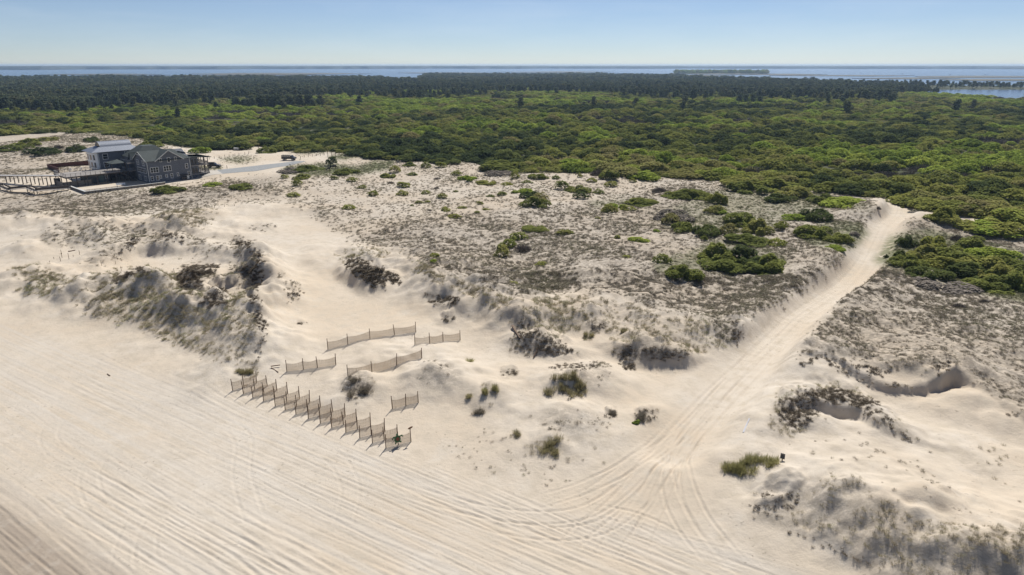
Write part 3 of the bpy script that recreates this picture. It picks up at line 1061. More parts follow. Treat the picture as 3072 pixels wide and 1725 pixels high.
def cards(c, nrm, size, rs, asp=1.5):
    """one small leaf-clump face per point"""
    n = len(c)
    t = rs.normal(size=(n, 3))
    t -= nrm * (t * nrm).sum(1, keepdims=True)
    t /= np.linalg.norm(t, axis=1, keepdims=True) + 1e-9
    b = np.cross(nrm, t)
    s = size * rs.uniform(.6, 1.4, (n, 1))
    q = np.stack([c - t * s * asp * .5, c - b * s * .5 + t * s * rs.uniform(-.2, .2, (n, 1)), c + t * s * asp * .5 + nrm * s * rs.uniform(-.4, .4, (n, 1)),
                  c + b * s * .5 + t * s * rs.uniform(-.2, .2, (n, 1))], 1)
    return q.reshape(-1, 3), np.arange(4 * n).reshape(n, 4)


def crown(name, lobes, n, leaf, seed, mat, up=1.25, zmin=0.02, wild=0.42):
    rs = np.random.RandomState(seed)
    lob = np.array(lobes, float)                       # cx cy cz rx ry rz
    wgt = lob[:, 3] * lob[:, 5]
    k = rs.choice(len(lob), n * 3, p=wgt / wgt.sum())
    d = rs.normal(size=(n * 3, 3))
    d[:, 2] = np.abs(d[:, 2]) * 1.0 - 0.25 * (rs.rand(n * 3) < .5)
    d /= np.linalg.norm(d, axis=1, keepdims=True)
    rad = rs.uniform(.80, 1.05, (n * 3, 1))
    c = lob[k, :3] + d * lob[k, 3:] * rad
    ok = c[:, 2] > zmin
    for j in range(len(lob)):
        inside = ((((c - lob[j, :3]) / lob[j, 3:]) ** 2).sum(1) < .5)
        ok &= ~inside
    c, d = c[ok][:n], d[ok][:n]
    nr = d + rs.normal(size=d.shape) * wild + np.array((0, 0, up))
    nr /= np.linalg.norm(nr, axis=1, keepdims=True)
    v, f = cards(c, nr, leaf, rs)
    lf = np.repeat(np.clip(rs.normal(.5, .22, len(c)) + .25 * fbm(c[:, 0] * 3, c[:, 1] * 3 + c[:, 2] * 2, .8, 2, seed), 0, 1), 4)
    return grid_mesh(name, v, f, mat, {"lf": ('FLOAT', lf)}, smooth=False)


def dome_lobes(seed, k=8, flat=.55):
    rs = np.random.RandomState(seed)
    L = [(0, 0, .36, .62, .62, .55)]
    for i in range(k):
        a, r = 2 * math.pi * (i + rs.rand() * .7) / k, rs.uniform(.42, .72)
        s = rs.uniform(.26, .42)
        L.append((math.cos(a) * r, math.sin(a) * r, rs.uniform(.14, .5) * (1.1 - r * .5), s, s, s * rs.uniform(.8, 1.15)))
    for i in range(3):
        a, r = rs.rand() * 6.28, rs.uniform(.1, .4)
        s = rs.uniform(.25, .36)
        L.append((math.cos(a) * r, math.sin(a) * r, rs.uniform(.55, .75), s, s, s * .8))
    return L


def wide_lobes(seed, k=14):
    rs = np.random.RandomState(seed)
    L = []
    for i in range(k):
        a, r = rs.rand() * 6.28, rs.rand() ** .6 * .74
        s = rs.uniform(.2, .36)
        h = rs.uniform(.35, .8) * (1.1 - .65 * r)
        L.append((math.cos(a) * r, math.sin(a) * r * .8, h * .35, s, s, h * .62))
    return L


def pine_mesh(name, seed, mat):
    rs = np.random.RandomState(seed)
    C, D = [], []
    lean = rs.normal(0, .03, 2)
    for lev in np.linspace(.38, .98, 9):
        w = .36 * (1.15 - lev) ** .45 * (1 if lev > .5 else .75)
        for b in range(7):
            a = rs.rand() * 6.28
            L = w * rs.uniform(.6, 1.25)
            for t in np.linspace(.35, 1, 5):
                p = np.array((math.cos(a) * L * t + lean[0] * lev * 3, math.sin(a) * L * t + lean[1] * lev * 3, lev + .05 * t - .02 * t * t))
                for _ in range(2):
                    C.append(p + rs.normal(0, .022, 3))
                    D.append((math.cos(a) * .4, math.sin(a) * .4, 1))
    C, D = np.array(C), np.array(D) + rs.normal(0, .6, (len(C), 3))
    D /= np.linalg.norm(D, axis=1, keepdims=True)
    v, f = cards(C, D, .075, rs)
    lf = np.repeat(rs.rand(len(C)), 4)
    mb = MB().rod([(0, 0, -.05), (lean[0], lean[1], .5), (lean[0] * 2.5, lean[1] * 2.5, .95)], [.016, .012, .004], 5)
    n = len(v)
    me = mesh(name, list(v) + mb.v, [tuple(q) for q in f] + [tuple(i + n for i in q) for q in mb.f], mat)
    me.materials.append(M_bark)
    me.polygons.foreach_set("material_index", [0] * len(f) + [1] * len(mb.f))
    at = me.attributes.new("lf", 'FLOAT', 'POINT')
    at.data.foreach_set('value', np.concatenate([lf, np.full(len(mb.v), .5)]).astype(np.float32))
    return me


def twig_mesh(name, seed, mat, n=420):
    rs = np.random.RandomState(seed)
    v, f = [], []
    for i in range(n):
        a, r = rs.rand() * 6.28, rs.rand() ** .5
        b = np.array((math.cos(a) * r * .75, math.sin(a) * r * .75, rs.uniform(0, .35) * (1.2 - r)))
        e = b + np.array((math.cos(a) * .18, math.sin(a) * .18, .45 * (1.15 - r))) * rs.uniform(.5, 1.2) + rs.normal(0, .07, 3)
        s = np.cross(e - b, rs.normal(size=3))
        s *= .016 / (np.linalg.norm(s) + 1e-9)
        k = len(v)
        v += [b - s, b + s, e + s * .5, e - s * .5]
        f.append((k, k + 1, k + 2, k + 3))
    me = grid_mesh(name, np.array(v), np.array(f), mat, {"lf": ('FLOAT', np.repeat(rs.rand(n), 4))}, smooth=False)
    return me


def instancer(name, pts, rot, scl, idx, tint, templates, label, cat):
    """one uncountable mass: many small plants set out on points"""
    tc = bpy.data.collections.new(name + "_kinds")
    for i, me in enumerate(templates):
        tc.objects.link(bpy.data.objects.new("%s_%02d" % (name, i), me))
    me = bpy.data.meshes.new(name)
    me.vertices.add(len(pts))
    me.vertices.foreach_set("co", np.asarray(pts, np.float32).ravel())
    for n, t, a in (("rot", 'FLOAT_VECTOR', rot), ("scl", 'FLOAT_VECTOR', scl), ("tint", 'FLOAT', tint)):
        me.attributes.new(n, t, 'POINT').data.foreach_set('vector' if t == 'FLOAT_VECTOR' else 'value', np.asarray(a, np.float32).ravel())
    me.attributes.new("idx", 'INT', 'POINT').data.foreach_set('value', np.asarray(idx, np.int32))
    me.update()
    o = mobj(name, me)
    ng = bpy.data.node_groups.new(name + "_scatter", 'GeometryNodeTree')
    ng.interface.new_socket("Geometry", in_out='INPUT', socket_type='NodeSocketGeometry')
    ng.interface.new_socket("Geometry", in_out='OUTPUT', socket_type='NodeSocketGeometry')
    nn, ln = ng.nodes, ng.links
    gi, go = nn.new('NodeGroupInput'), nn.new('NodeGroupOutput')
    ci = nn.new('GeometryNodeCollectionInfo')
    ci.inputs['Collection'].default_value = tc
    ci.inputs['Separate Children'].default_value = True
    ci.inputs['Reset Children'].default_value = True
    ip = nn.new('GeometryNodeInstanceOnPoints')
    ip.inputs['Pick Instance'].default_value = True

    def na(n, t):
        a = nn.new('GeometryNodeInputNamedAttribute')
        a.data_type = t
        a.inputs['Name'].default_value = n
        return [s for s in a.outputs if s.enabled][0]
    ln.new(gi.outputs[0], ip.inputs['Points'])
    ln.new(ci.outputs[0], ip.inputs['Instance'])
    ln.new(na("idx", 'INT'), ip.inputs['Instance Index'])
    ln.new(na("rot", 'FLOAT_VECTOR'), ip.inputs['Rotation'])
    ln.new(na("scl", 'FLOAT_VECTOR'), ip.inputs['Scale'])
    ln.new(ip.outputs[0], go.inputs[0])
    md = o.modifiers.new("scatter", 'NODES')
    md.node_group = ng
    tag(o, label, cat, kind="stuff")
    return o


# ------------------------------------------------------------------ woods behind the dunes
def forest_points():
    out = []
    for y0, y1, sp in ((150, 720, 4.5), (720, 1500, 8.6), (1500, 3700, 16.5)):
        xs = np.arange(-.92 * y1 - 40, .92 * y1 + 40, sp)
        ys = np.arange(y0, y1, sp)
        X, Y = np.meshgrid(xs, ys)
        X = X + RS.uniform(-.5, .5, X.shape) * sp
        Y = Y + RS.uniform(-.5, .5, Y.shape) * sp
        X, Y = X.ravel(), Y.ravel()
        k = np.abs(X) < .90 * Y + 12
        out.append((X[k], Y[k], np.full(k.sum(), sp)))
    X, Y, S = (np.concatenate(a) for a in zip(*out))
    px, py = proj(X, Y, 1.5)
    k = (np.where(Y > 420, 1.0, look(M_forest, px, py)) > .35) & (coast_land(X, Y) > .75)
    k &= ~((px / OV > 2120 + 40 * fbm(X, Y, 200, 2, 5.0)) & (py / OV < 226) & (RS.rand(len(X)) < .8) & (Y > 600))
    X, Y, S, px, py = X[k], Y[k], S[k], px[k], py[k]
    ex = np.array([p[0] for p in EDGE], float)
    ey = np.array([p[1] for p in EDGE], float)
    qx = np.repeat(np.arange(-60, 2680, 7.0), 3) + RS.uniform(-5, 5, 392 * 3)[:len(np.repeat(np.arange(-60, 2680, 7.0), 3))]
    qy = np.interp(qx, ex, ey) + RS.uniform(-14, 4, len(qx))
    gx, gy, gz = ground_px(qx * OV, qy * OV)
    X, Y, S = np.concatenate([X, gx]), np.concatenate([Y, gy]), np.concatenate([S, np.full(len(gx), 4.4)])
    px, py = np.concatenate([px, qx * OV]), np.concatenate([py, qy * OV])
    Z = height(X, Y)
    return X, Y, Z, S, px / OV, py / OV


FX, FY, FZ, FS, FPX, FPY = forest_points()
nF = len(FX)
bound = np.interp(FPX, [-300, 0, 400, 800, 1100, 1500, 1800, 2000, 2300, 2576, 3000], [292, 288, 274, 256, 246, 240, 246, 258, 268, 278, 284])
patch = fbm(FX, FY, 75, 3, 1.5)
patch2 = fbm(FX, FY, 38, 2, 12.5)
pine = (FPY < bound - 6 + 26 * fbm(FX, FY, 110, 3, 21.0) + RS.normal(0, 6, nF)) & (RS.rand(nF) < np.where(fbm(FX, FY, 110, 3, 55.0) > .2, .4, .92))
pine &= ~((FPX > 2250) & (FPY > 236))
pine |= (RS.rand(nF) < .0015) & (FPY < bound + 40)
lime = ~pine & (patch2 + .8 * patch + RS.normal(0, .15, nF) > .22 + .4 * np.clip(1 - (np.interp(FPX, [p[0] for p in EDGE], [p[1] for p in EDGE]) - FPY) / 70, 0, 1))
bare = ~pine & ~lime & (patch - patch2 + RS.normal(0, .2, nF) > .62)
open_ = ~pine & (fbm(FX, FY, 60, 2, 40.0) > .34) & (FY > 400)             # low wet meadows between the thickets
kind = np.where(pine, 7 + RS.randint(0, 4, nF), np.where(lime, 4 + RS.randint(0, 2, nF), np.where(bare, 6, RS.randint(0, 4, nF))))
tint = np.clip(np.where(pine, RS.rand(nF), np.where(lime, .35 + .5 * patch + RS.normal(0, .2, nF), .36 + .6 * patch + .4 * patch2 + RS.normal(0, .22, nF))), 0, 1)
R_ = np.where(pine, 0, np.where(FS < 5, np.where(RS.rand(nF) < .15, RS.uniform(4.0, 7.0, nF), RS.uniform(1.8, 3.2, nF)), FS * RS.uniform(.5, .95, nF)))
Hh = np.where(pine, RS.uniform(7.5, 11.5, nF) * (1 + .35 * fbm(FX, FY, 70, 2, 61.0)), np.clip(np.where(R_ > 4, R_ * RS.uniform(.55, .85, nF), R_ * RS.uniform(.45, .9, nF)), 1.1, 5.0))
edge_d = np.interp(FPX, [p[0] for p in EDGE], [p[1] for p in EDGE]) - FPY
Hh = np.where(pine, Hh, Hh * np.clip(.72 + edge_d / 45, .72, 1.0))
Hh = np.where(open_, Hh * .35, Hh)
R_ = np.where(pine, Hh * RS.uniform(.9, 1.35, nF), R_)
R_ = np.where(pine & (FS > 12), R_ * 1.7, R_)
order = np.argsort(FY)
solo = np.zeros(nF, bool)
cand = [i for i in order if not pine[i] and abs(FX[i]) < .80 * FY[i] and not open_[i] and -20 < FPX[i] < 2600]
# the nearest rows stand one by one, spread along the whole edge of the thicket
cnt, rank = {}, {}
for i in cand:
    b = int(FPX[i] // 52)
    if cnt.get(b, 0) < 6 and solo.sum() < 300:
        rank[i] = cnt.get(b, 0)
        cnt[b] = cnt.get(b, 0) + 1
        solo[i] = True
T_oak_i = [crown("scrub_%d" % k, dome_lobes(20 + k), 1500, .088, 30 + k, L_oak_i) for k in range(4)]
T_lime_i = [crown("bright_%d" % k, dome_lobes(40 + k, 6), 1200, .09, 50 + k, L_lime_i, wild=.9) for k in range(2)]
T_bare_i = [twig_mesh("bare_0", 60, L_bare_i)]
T_pine = [pine_mesh("pine_%d" % k, 70 + k, L_pine) for k in range(4)]
mass = ~solo & ~pine
rz = RS.uniform(0, 6.28, nF)


def sub(m):
    return (np.stack([FX, FY, FZ - .15], 1)[m], np.stack([rz * 0, rz * 0, rz], 1)[m],
            np.stack([R_, R_ * RS.uniform(.85, 1.15, nF), Hh], 1)[m], kind[m], tint[m])


a = sub(mass)
instancer("scrub_thicket", a[0], a[1], a[2], a[3], a[4], T_oak_i + T_lime_i + T_bare_i, "broad green scrub thicket stretching behind the dunes to the pine woods", "thicket")
a = sub(pine)
instancer("pine_woods", a[0], a[1], a[2], a[3] - 7, a[4], T_pine, "dark band of pine woods between the thicket and the sound", "woods")
# trees on the wooded marsh island
n = 260
ix, iy = P(np.random.RandomState(5).uniform(1700, 1930, n) * OV, np.random.RandomState(6).uniform(183.6, 185.6, n) * OV, 0.3)
instancer("island_woods", np.stack([ix, iy, ix * 0 + .3], 1), np.stack([ix * 0, ix * 0, RS.uniform(0, 6, n)], 1),
          np.stack([RS.uniform(9, 15, n), RS.uniform(9, 15, n), RS.uniform(13, 21, n)], 1), RS.randint(0, 2, n), RS.uniform(.1, .7, n),
          [T_oak_i[0], T_lime_i[0]], "small bright wood on the low island out in the sound", "woods")

T_oak_o = [crown("crown", dome_lobes(20 + k), 1600, .085, 130 + k, L_oak_o) for k in range(5)]
T_lime_o = [crown("crown", dome_lobes(40 + k, 6), 1300, .088, 150 + k, L_lime_o, wild=.9) for k in range(3)]
T_bare_o = [twig_mesh("crown", 160, L_bare_o)]


def stems(seed):
    rs = np.random.RandomState(seed)
    mb = MB()
    for k in range(4):
        a = rs.rand() * 6.28
        q = rs.uniform(.25, .5)
        mb.rod([(0.03 * math.cos(a), .03 * math.sin(a), -.12), (q * .35 * math.cos(a), q * .35 * math.sin(a), .22), (q * math.cos(a), q * math.sin(a), .6)], [.035, .028, .012], 5)
    return mesh("trunk", mb.v, mb.f, M_bark)


T_stem = [stems(k) for k in range(3)]
SECT = [(-99, "at the far left edge"), (200, "left of the houses"), (430, "behind the shingled house"), (640, "above the sandy lot"),
        (820, "beyond the gate posts"), (940, "behind the horse hollow"), (1080, "behind the left sand"), (1250, "behind the big bush"),
        (1420, "behind the middle sand"), (1640, "behind the central shrubs"), (1860, "left of the road top"), (2080, "behind the road top"),
        (2240, "right of the road top"), (2420, "at the far right edge")]
ORDN = ["first", "second", "third", "fourth", "fifth", "sixth", "seventh", "eighth", "ninth", "tenth", "eleventh", "twelfth", "thirteenth", "fourteenth",
        "fifteenth", "sixteenth", "seventeenth", "eighteenth", "nineteenth", "twentieth"]
NAMED = {}


def enqueue(o, key, x, fmt_one, fmt_many, cat, group):
    """labels are written once all look-alikes of a place are known, counted from the left"""
    NAMED.setdefault(key, []).append((x, o, fmt_one, fmt_many, cat, group))


def write_labels():
    for key, lst in NAMED.items():
        lst.sort(key=lambda t: t[0])
        for k, (x, o, one, many, cat, group) in enumerate(lst):
            tag(o, one if len(lst) == 1 else many % (ORDN[k] if k < 20 else "%dth" % (k + 1)), cat, group)


for i in np.nonzero(solo)[0]:
    where = [s for x, s in SECT if FPX[i] >= x or x < 0][-1]
    row = "front" if rank[i] < 3 else "second"
    if kind[i] >= 6:
        me, lab, nm = T_bare_o[0], "leafless grey", "bare_scrub_tree"
    elif kind[i] >= 4:
        me, lab, nm = T_lime_o[i % 3], "bright green", "bright_scrub_tree"
    else:
        me, lab, nm = T_oak_o[i % 5], "dark olive" if tint[i] < .42 else "light olive", "scrub_tree"
    o = empty(nm, (FX[i], FY[i], FZ[i] - .1), rz[i])
    o.scale = (R_[i], R_[i], max(Hh[i], 1.6))
    enqueue(o, (lab, row, where), FPX[i], "%s scrub tree in the %s row %s" % (lab, row, where), "%%s %s scrub tree from the left, %s row %s" % (lab, row, where), "tree",
            "scrub trees at the front of the thicket, " + where)
    c = mobj("crown", me, o)
    c.color = (float(tint[i]), 0, 0, 1)
    mobj("trunk", T_stem[i % 3], o)

# ------------------------------------------------------------------ shrubs on the dunes, one by one
# (crop origin x, y, zoom, [(cx, cy, w, h, tone)])   tone: '' mixed green, g grey, y yellow-green, d dark
SH = [(1100, 150, 2.576, [(1040, 880, 400, 110), (2150, 960, 280, 90, 'y'), (600, 850, 220, 60, 'd'), (160, 965, 120, 45), (220, 925, 100, 50), (285, 1040, 110, 35), (330, 880, 110, 40), (460, 890, 85, 40), (575, 890, 90, 40),
      (690, 950, 80, 35), (770, 980, 160, 50, 'y'), (350, 958, 80, 25), (545, 990, 80, 22, 'g'), (915, 1020, 150, 30), (1085, 1035, 90, 20), (1145, 970, 80, 50),
      (1320, 970, 130, 55), (1465, 985, 70, 28), (1645, 970, 50, 35), (1240, 1018, 80, 22), (1740, 1005, 90, 30), (1895, 1035, 110, 40), (1880, 965, 150, 80),
      (1780, 945, 110, 60, 'g'), (2055, 1010, 60, 30), (1010, 945, 210, 50, 'g'), (50, 1110, 90, 40), (275, 1105, 90, 35), (455, 1100, 80, 30), (585, 1128, 90, 35),
      (690, 1090, 40, 12), (1045, 1110, 80, 30), (955, 1127, 70, 14), (405, 1175, 60, 22), (470, 1168, 50, 15), (605, 1230, 90, 30), (735, 1215, 75, 20),
      (875, 1183, 55, 25), (920, 1230, 60, 14), (540, 1062, 50, 20, 'g'), (350, 1198, 40, 15), (855, 1250, 50, 14), (680, 1280, 110, 25), (485, 1238, 50, 18, 'g'),
      (185, 1022, 60, 22, 'g'), (1230, 1080, 170, 50, 'y'), (1260, 1110, 150, 60, 'd'), (1300, 1170, 200, 90, 'd'), (1330, 1140, 130, 60, 'y'), (1510, 1050, 120, 60), (1640, 1070, 170, 60),
      (1655, 1125, 110, 50, 'd'), (1790, 1095, 90, 35), (1890, 1200, 160, 70, 'y'), (1870, 1230, 120, 60, 'y'), (2020, 1220, 110, 35), (2120, 1165, 200, 60), (2260, 1075, 110, 50, 'g'), (2460, 1100, 240, 70)]),
      (2000, 150, 2.403, [(1400, 1010, 300, 80, 'd'), (1180, 980, 260, 80), (150, 1030, 270, 80), (370, 1060, 170, 120), (560, 980, 250, 110), (760, 950, 330, 130), (930, 1000, 240, 130), (800, 1060, 200, 70, 'g'), (1130, 1070, 200, 80, 'd'),
      (1270, 1090, 330, 80, 'y'), (1520, 1130, 110, 90, 'g'), (350, 1150, 130, 50, 'y'), (820, 1270, 100, 40), (1820, 1040, 180, 100), (1990, 1170, 190, 110),
      (2340, 1260, 380, 110), (1700, 1120, 100, 50)]),
      (1700, 560, 2.576, [(1150, 500, 300, 150), (1350, 520, 330, 170, 'd'), (1560, 570, 300, 130), (1240, 590, 320, 120, 'd'), (1450, 620, 340, 90, 'd'), (900, 650, 240, 110, 'd'), (960, 690, 160, 50), (740, 565, 130, 70),
      (840, 210, 290, 110, 'g'), (800, 255, 140, 80, 'y'), (900, 300, 190, 90), (1080, 330, 210, 90, 'g'), (1330, 230, 260, 130, 'd'), (1470, 300, 240, 140), (1400, 390, 280, 70, 'd'), (1250, 330, 130, 110, 'y'), (1620, 430, 160, 50), (1930, 210, 230, 110, 'd'), (1780, 230, 200, 60, 'y'),
      (1900, 330, 250, 120, 'd'), (2080, 380, 280, 110), (2220, 320, 250, 150, 'g'), (2080, 450, 400, 80, 'y'), (560, 400, 180, 50, 'y'), (590, 105, 200, 60),
      (950, 50, 280, 80), (1160, 175, 150, 50, 'y'), (1660, 295, 90, 45), (1060, 395, 60, 30), (460, 540, 80, 25), (390, 390, 60, 30, 'g'), (240, 240, 50, 20), (700, 335, 90, 30, 'y'), (20, 350, 60, 30)]),
      (2200, 640, 2.892, [(1450, 340, 300, 150, 'd'), (1650, 330, 300, 150), (2000, 400, 380, 160, 'd'), (2180, 430, 380, 170), (2350, 600, 320, 150, 'd'), (1700, 500, 300, 110, 'd'), (1330, 330, 260, 150, 'g'), (1500, 230, 220, 120, 'g'), (1520, 410, 280, 120, 'd'), (1740, 240, 220, 150), (1900, 350, 320, 130), (2060, 270, 300, 120), (2260, 330, 340, 120, 'y'), (2380, 420, 300, 130),
      (1820, 420, 330, 120), (2030, 490, 380, 150, 'g'), (2300, 520, 330, 160), (2450, 600, 240, 160, 'd'), (1820, 605, 420, 110, 'g'), (2150, 620, 360, 100, 'd'), (1940, 205, 120, 60, 'g'), (2110, 215, 120, 40), (2230, 110, 430, 120, 'y'), (1840, 30, 240, 90), (1960, 798, 120, 45, 'g'), (2185, 760, 90, 40, 'g')]),
      (900, 680, 2.576, [(1560, 190, 130, 110), (1610, 130, 130, 60, 'd'), (1690, 70, 150, 50), (1720, 160, 140, 60, 'g'), (1040, 225, 90, 40), (1030, 260, 70, 30, 'y'), (1810, 10, 170, 30), (2040, 42, 120, 35), (2450, 80, 60, 30), (1640, 438, 100, 22, 'y'), (1860, 290, 90, 30)]),
      (0, 150, 2.342, [(200, 640, 200, 70), (115, 680, 180, 60, 'd'), (340, 620, 120, 40), (300, 705, 220, 50, 'g'), (505, 572, 70, 35), (650, 625, 110, 50, 'g'), (540, 690, 140, 60, 'd'),
      (410, 680, 70, 40, 'g'), (830, 575, 170, 40), (640, 545, 200, 40), (1165, 975, 200, 60), (1490, 940, 120, 40, 'y'), (1690, 950, 160, 45), (1050, 650, 180, 90, 'd'), (1410, 700, 120, 60, 'y'),
      (1900, 690, 170, 80, 'd'), (2000, 890, 60, 25), (2120, 885, 120, 40), (2090, 935, 80, 45), (2350, 900, 60, 25), (2475, 910, 80, 30), (2545, 960, 60, 20), (2060, 1015, 90, 30),
      (2150, 830, 200, 40, 'd'), (2330, 790, 90, 60, 'd'), (2430, 850, 150, 50), (2050, 840, 180, 40, 'g'), (2450, 1105, 90, 30), (1165, 640, 60, 40, 'g')])]
T_small = [crown("shrub", dome_lobes(200 + k, 7), 420, .15, 230 + k, L_oak_o) for k in range(5)]
T_big = [crown("shrub", wide_lobes(240 + k), 3000, .062, 260 + k, L_oak_o) for k in range(5)]
T_lowlime = [crown("shrub", wide_lobes(280 + k, 11), 1800, .075, 290 + k, L_lime_o, wild=.9) for k in range(2)]
T_grey = [twig_mesh("shrub", 300 + k, L_bare_o, 900) for k in range(2)]
T_haze = [crown("shrub", wide_lobes(340 + k), 1300, .07, 350 + k, L_bare_o) for k in range(2)]
SHRUB_AT = []
rsS = np.random.RandomState(3)
BIGLAB = {}
WHERE = [(lambda x, y: x < 430 and y < 415, "on the sand behind the left house"), (lambda x, y: x < 720, "beside the house and its drive"),
         (lambda x, y: x < 1010 and y < 450, "in the green hollow where the dark horses graze"), (lambda x, y: y < 450, "close under the thicket edge"),
         (lambda x, y: x < 1240, "on the open white sand flat left of centre"), (lambda x, y: x > 2180 and y < 570, "right of the top of the sand road"),
         (lambda x, y: x > 2180, "on the slope right of the sand road"), (lambda x, y: x > 1930, "just left of the sand road"),
         (lambda x, y: y > 585 and x > 1600, "in the oval patch below the back-dune crest"), (lambda x, y: x > 1640, "among the shrub masses left of the sand road"),
         (lambda x, y: True, "in the middle of the mottled back dunes")]
prefetch([(ox + it[0] / zm, oy + (it[1] + it[3] * .38) / zm) for ox, oy, zm, lst in SH for it in lst])
for ox, oy, zm, lst in SH:
    for it in lst:
        cx, cy, w, h = it[:4]
        tone = it[4] if len(it) > 4 else ''
        px, py = ox + cx / zm, oy + (cy + h * .38) / zm
        x, y, z = gp(px, py)
        dep = y * CP + (CAMH - z) * SP
        r = max(.5, w / zm / F * dep * .5)
        # height: what is left of the drawn height once the depth of the crown on the ground is taken off
        hm = float(np.clip(h / zm / F * dep * .95 - .3 * r * .3, .38 * r, 1.15 * r))
        hm = min(max(hm, .45), 3.4)
        big = r > 2.6
        if tone == 'g':
            me = (T_big[rsS.randint(5)] if rsS.rand() < .7 else T_haze[rsS.randint(2)]) if big else T_grey[rsS.randint(2)]
        elif tone == 'y' and (big or rsS.rand() < .4):
            me = T_lowlime[rsS.randint(2)]
        else:
            me = T_big[rsS.randint(5)] if big else T_small[rsS.randint(5)]
        o = mobj("shrub", me, None, (x, y, z - .12))
        o.rotation_euler = (0, 0, rsS.uniform(0, 6.28))
        kk = 1.5 if big else 1.2
        dr = float(np.min(np.hypot(ROAD[:, 0] - x, ROAD[:, 1] - y)))
        kk = min(kk, max(.35, (dr - 3.2) / r))
        o.scale = (r * kk, r * kk * rsS.uniform(.8, 1.0), hm * min(1.4, kk * 1.15))
        o.color = ({'': rsS.uniform(.2, .6), 'g': rsS.rand(), 'y': rsS.uniform(.45, .8), 'd': rsS.uniform(.02, .3)}[tone], 0, 0, 1)
        if tone == 'g' and me in T_big:
            o.color = (rsS.uniform(0, .1), 0, 0, 1)
        where = [s for f_, s in WHERE if f_(px / OV, py / OV)][0]
        colr = {'': "mid-green", 'g': "half-bare", 'y': "yellow-green", 'd': "dark green"}[tone]
        if tone == 'g' and me in T_big:
            colr = "dull dark"
        size = "broad" if r > 4.2 else ("medium" if r > 1.9 else "small")
        enqueue(o, (size, colr, where), px, "%s %s shrub %s" % (size, colr, where), "%%s %s %s shrub from the left %s" % (size, colr, where), "shrub", "shrubs " + where)
        SHRUB_AT.append((x, y, r))

# ------------------------------------------------------------------ dune grass
GREY = [(0.15, 0.13, 0.102), (0.22, 0.19, 0.145), (0.155, 0.15, 0.088)]
STRAW = [(0.175, 0.155, 0.11), (0.26, 0.225, 0.145), (0.175, 0.182, 0.09)]
L_dk = leaf_mat("root_mat_grass", [(0.075, 0.06, 0.044), (0.115, 0.094, 0.068), (0.16, 0.132, 0.095)], 'inst', .05)  # brown of the root mats, darkened for the shadow on the mounds
L_gr, L_st = leaf_mat("dead_grass", GREY, 'inst', .15), leaf_mat("straw_grass", STRAW, 'inst', .25)
L_gr_o, L_st_o = leaf_mat("dead_grass_clump", [(.15, .13, .10), (.22, .19, .14)], 'obj', .2), leaf_mat("straw_grass_clump", [(.17, .15, .09), (.26, .23, .12), (.27, .26, .11)], 'obj', .35)


def blades(rs, n, spread, hgt, lean, wid):
    a = rs.uniform(0, 6.28, n)
    r = spread * rs.rand(n) ** .6
    base = np.stack([np.cos(a) * r, np.sin(a) * r, np.full(n, -.04)], 1)
    a2 = a + rs.normal(0, .7, n)
    out = np.stack([np.cos(a2), np.sin(a2), a2 * 0], 1)
    h = hgt * rs.uniform(.5, 1.15, n)
    ln = lean * rs.uniform(.3, 1.3, n)
    mid = base + out * (ln * .35)[:, None] + np.stack([h * 0, h * 0, h * .62], 1)
    tip = base + out * ln[:, None] + np.stack([h * 0, h * 0, h * rs.uniform(.7, 1.0, n)], 1)
    s = np.stack([-np.sin(a2), np.cos(a2), a2 * 0], 1) * wid
    v = np.stack([base - s, base + s, mid - s * .8, mid + s * .8, tip - s * .15, tip + s * .15], 1).reshape(-1, 3)
    i = np.arange(n)[:, None] * 6
    f = np.concatenate([i + np.array([[0, 1, 3, 2]]), i + np.array([[2, 3, 5, 4]])])
    return v, f, np.repeat(rs.rand(n), 6)


def tuft_mesh(name, seed, mat, n=26, spread=.22, hgt=.42, lean=.34, wid=.026):
    rs = np.random.RandomState(seed)
    v, f, lf = blades(rs, n, spread, hgt, lean, wid)
    return grid_mesh(name, v, f, mat, {"lf": ('FLOAT', lf)}, smooth=False)


T_tuft = [tuft_mesh("grey_%d" % k, 400 + k, L_gr, 46, .34, .36, .30, .013) for k in range(4)] + \
         [tuft_mesh("straw_%d" % k, 410 + k, L_st, 46, .34, .46, .34, .011) for k in range(3)] + \
         [tuft_mesh("tangle_%d" % k, 420 + k, L_dk, 60, .32, .36, .36, .016) for k in range(3)]


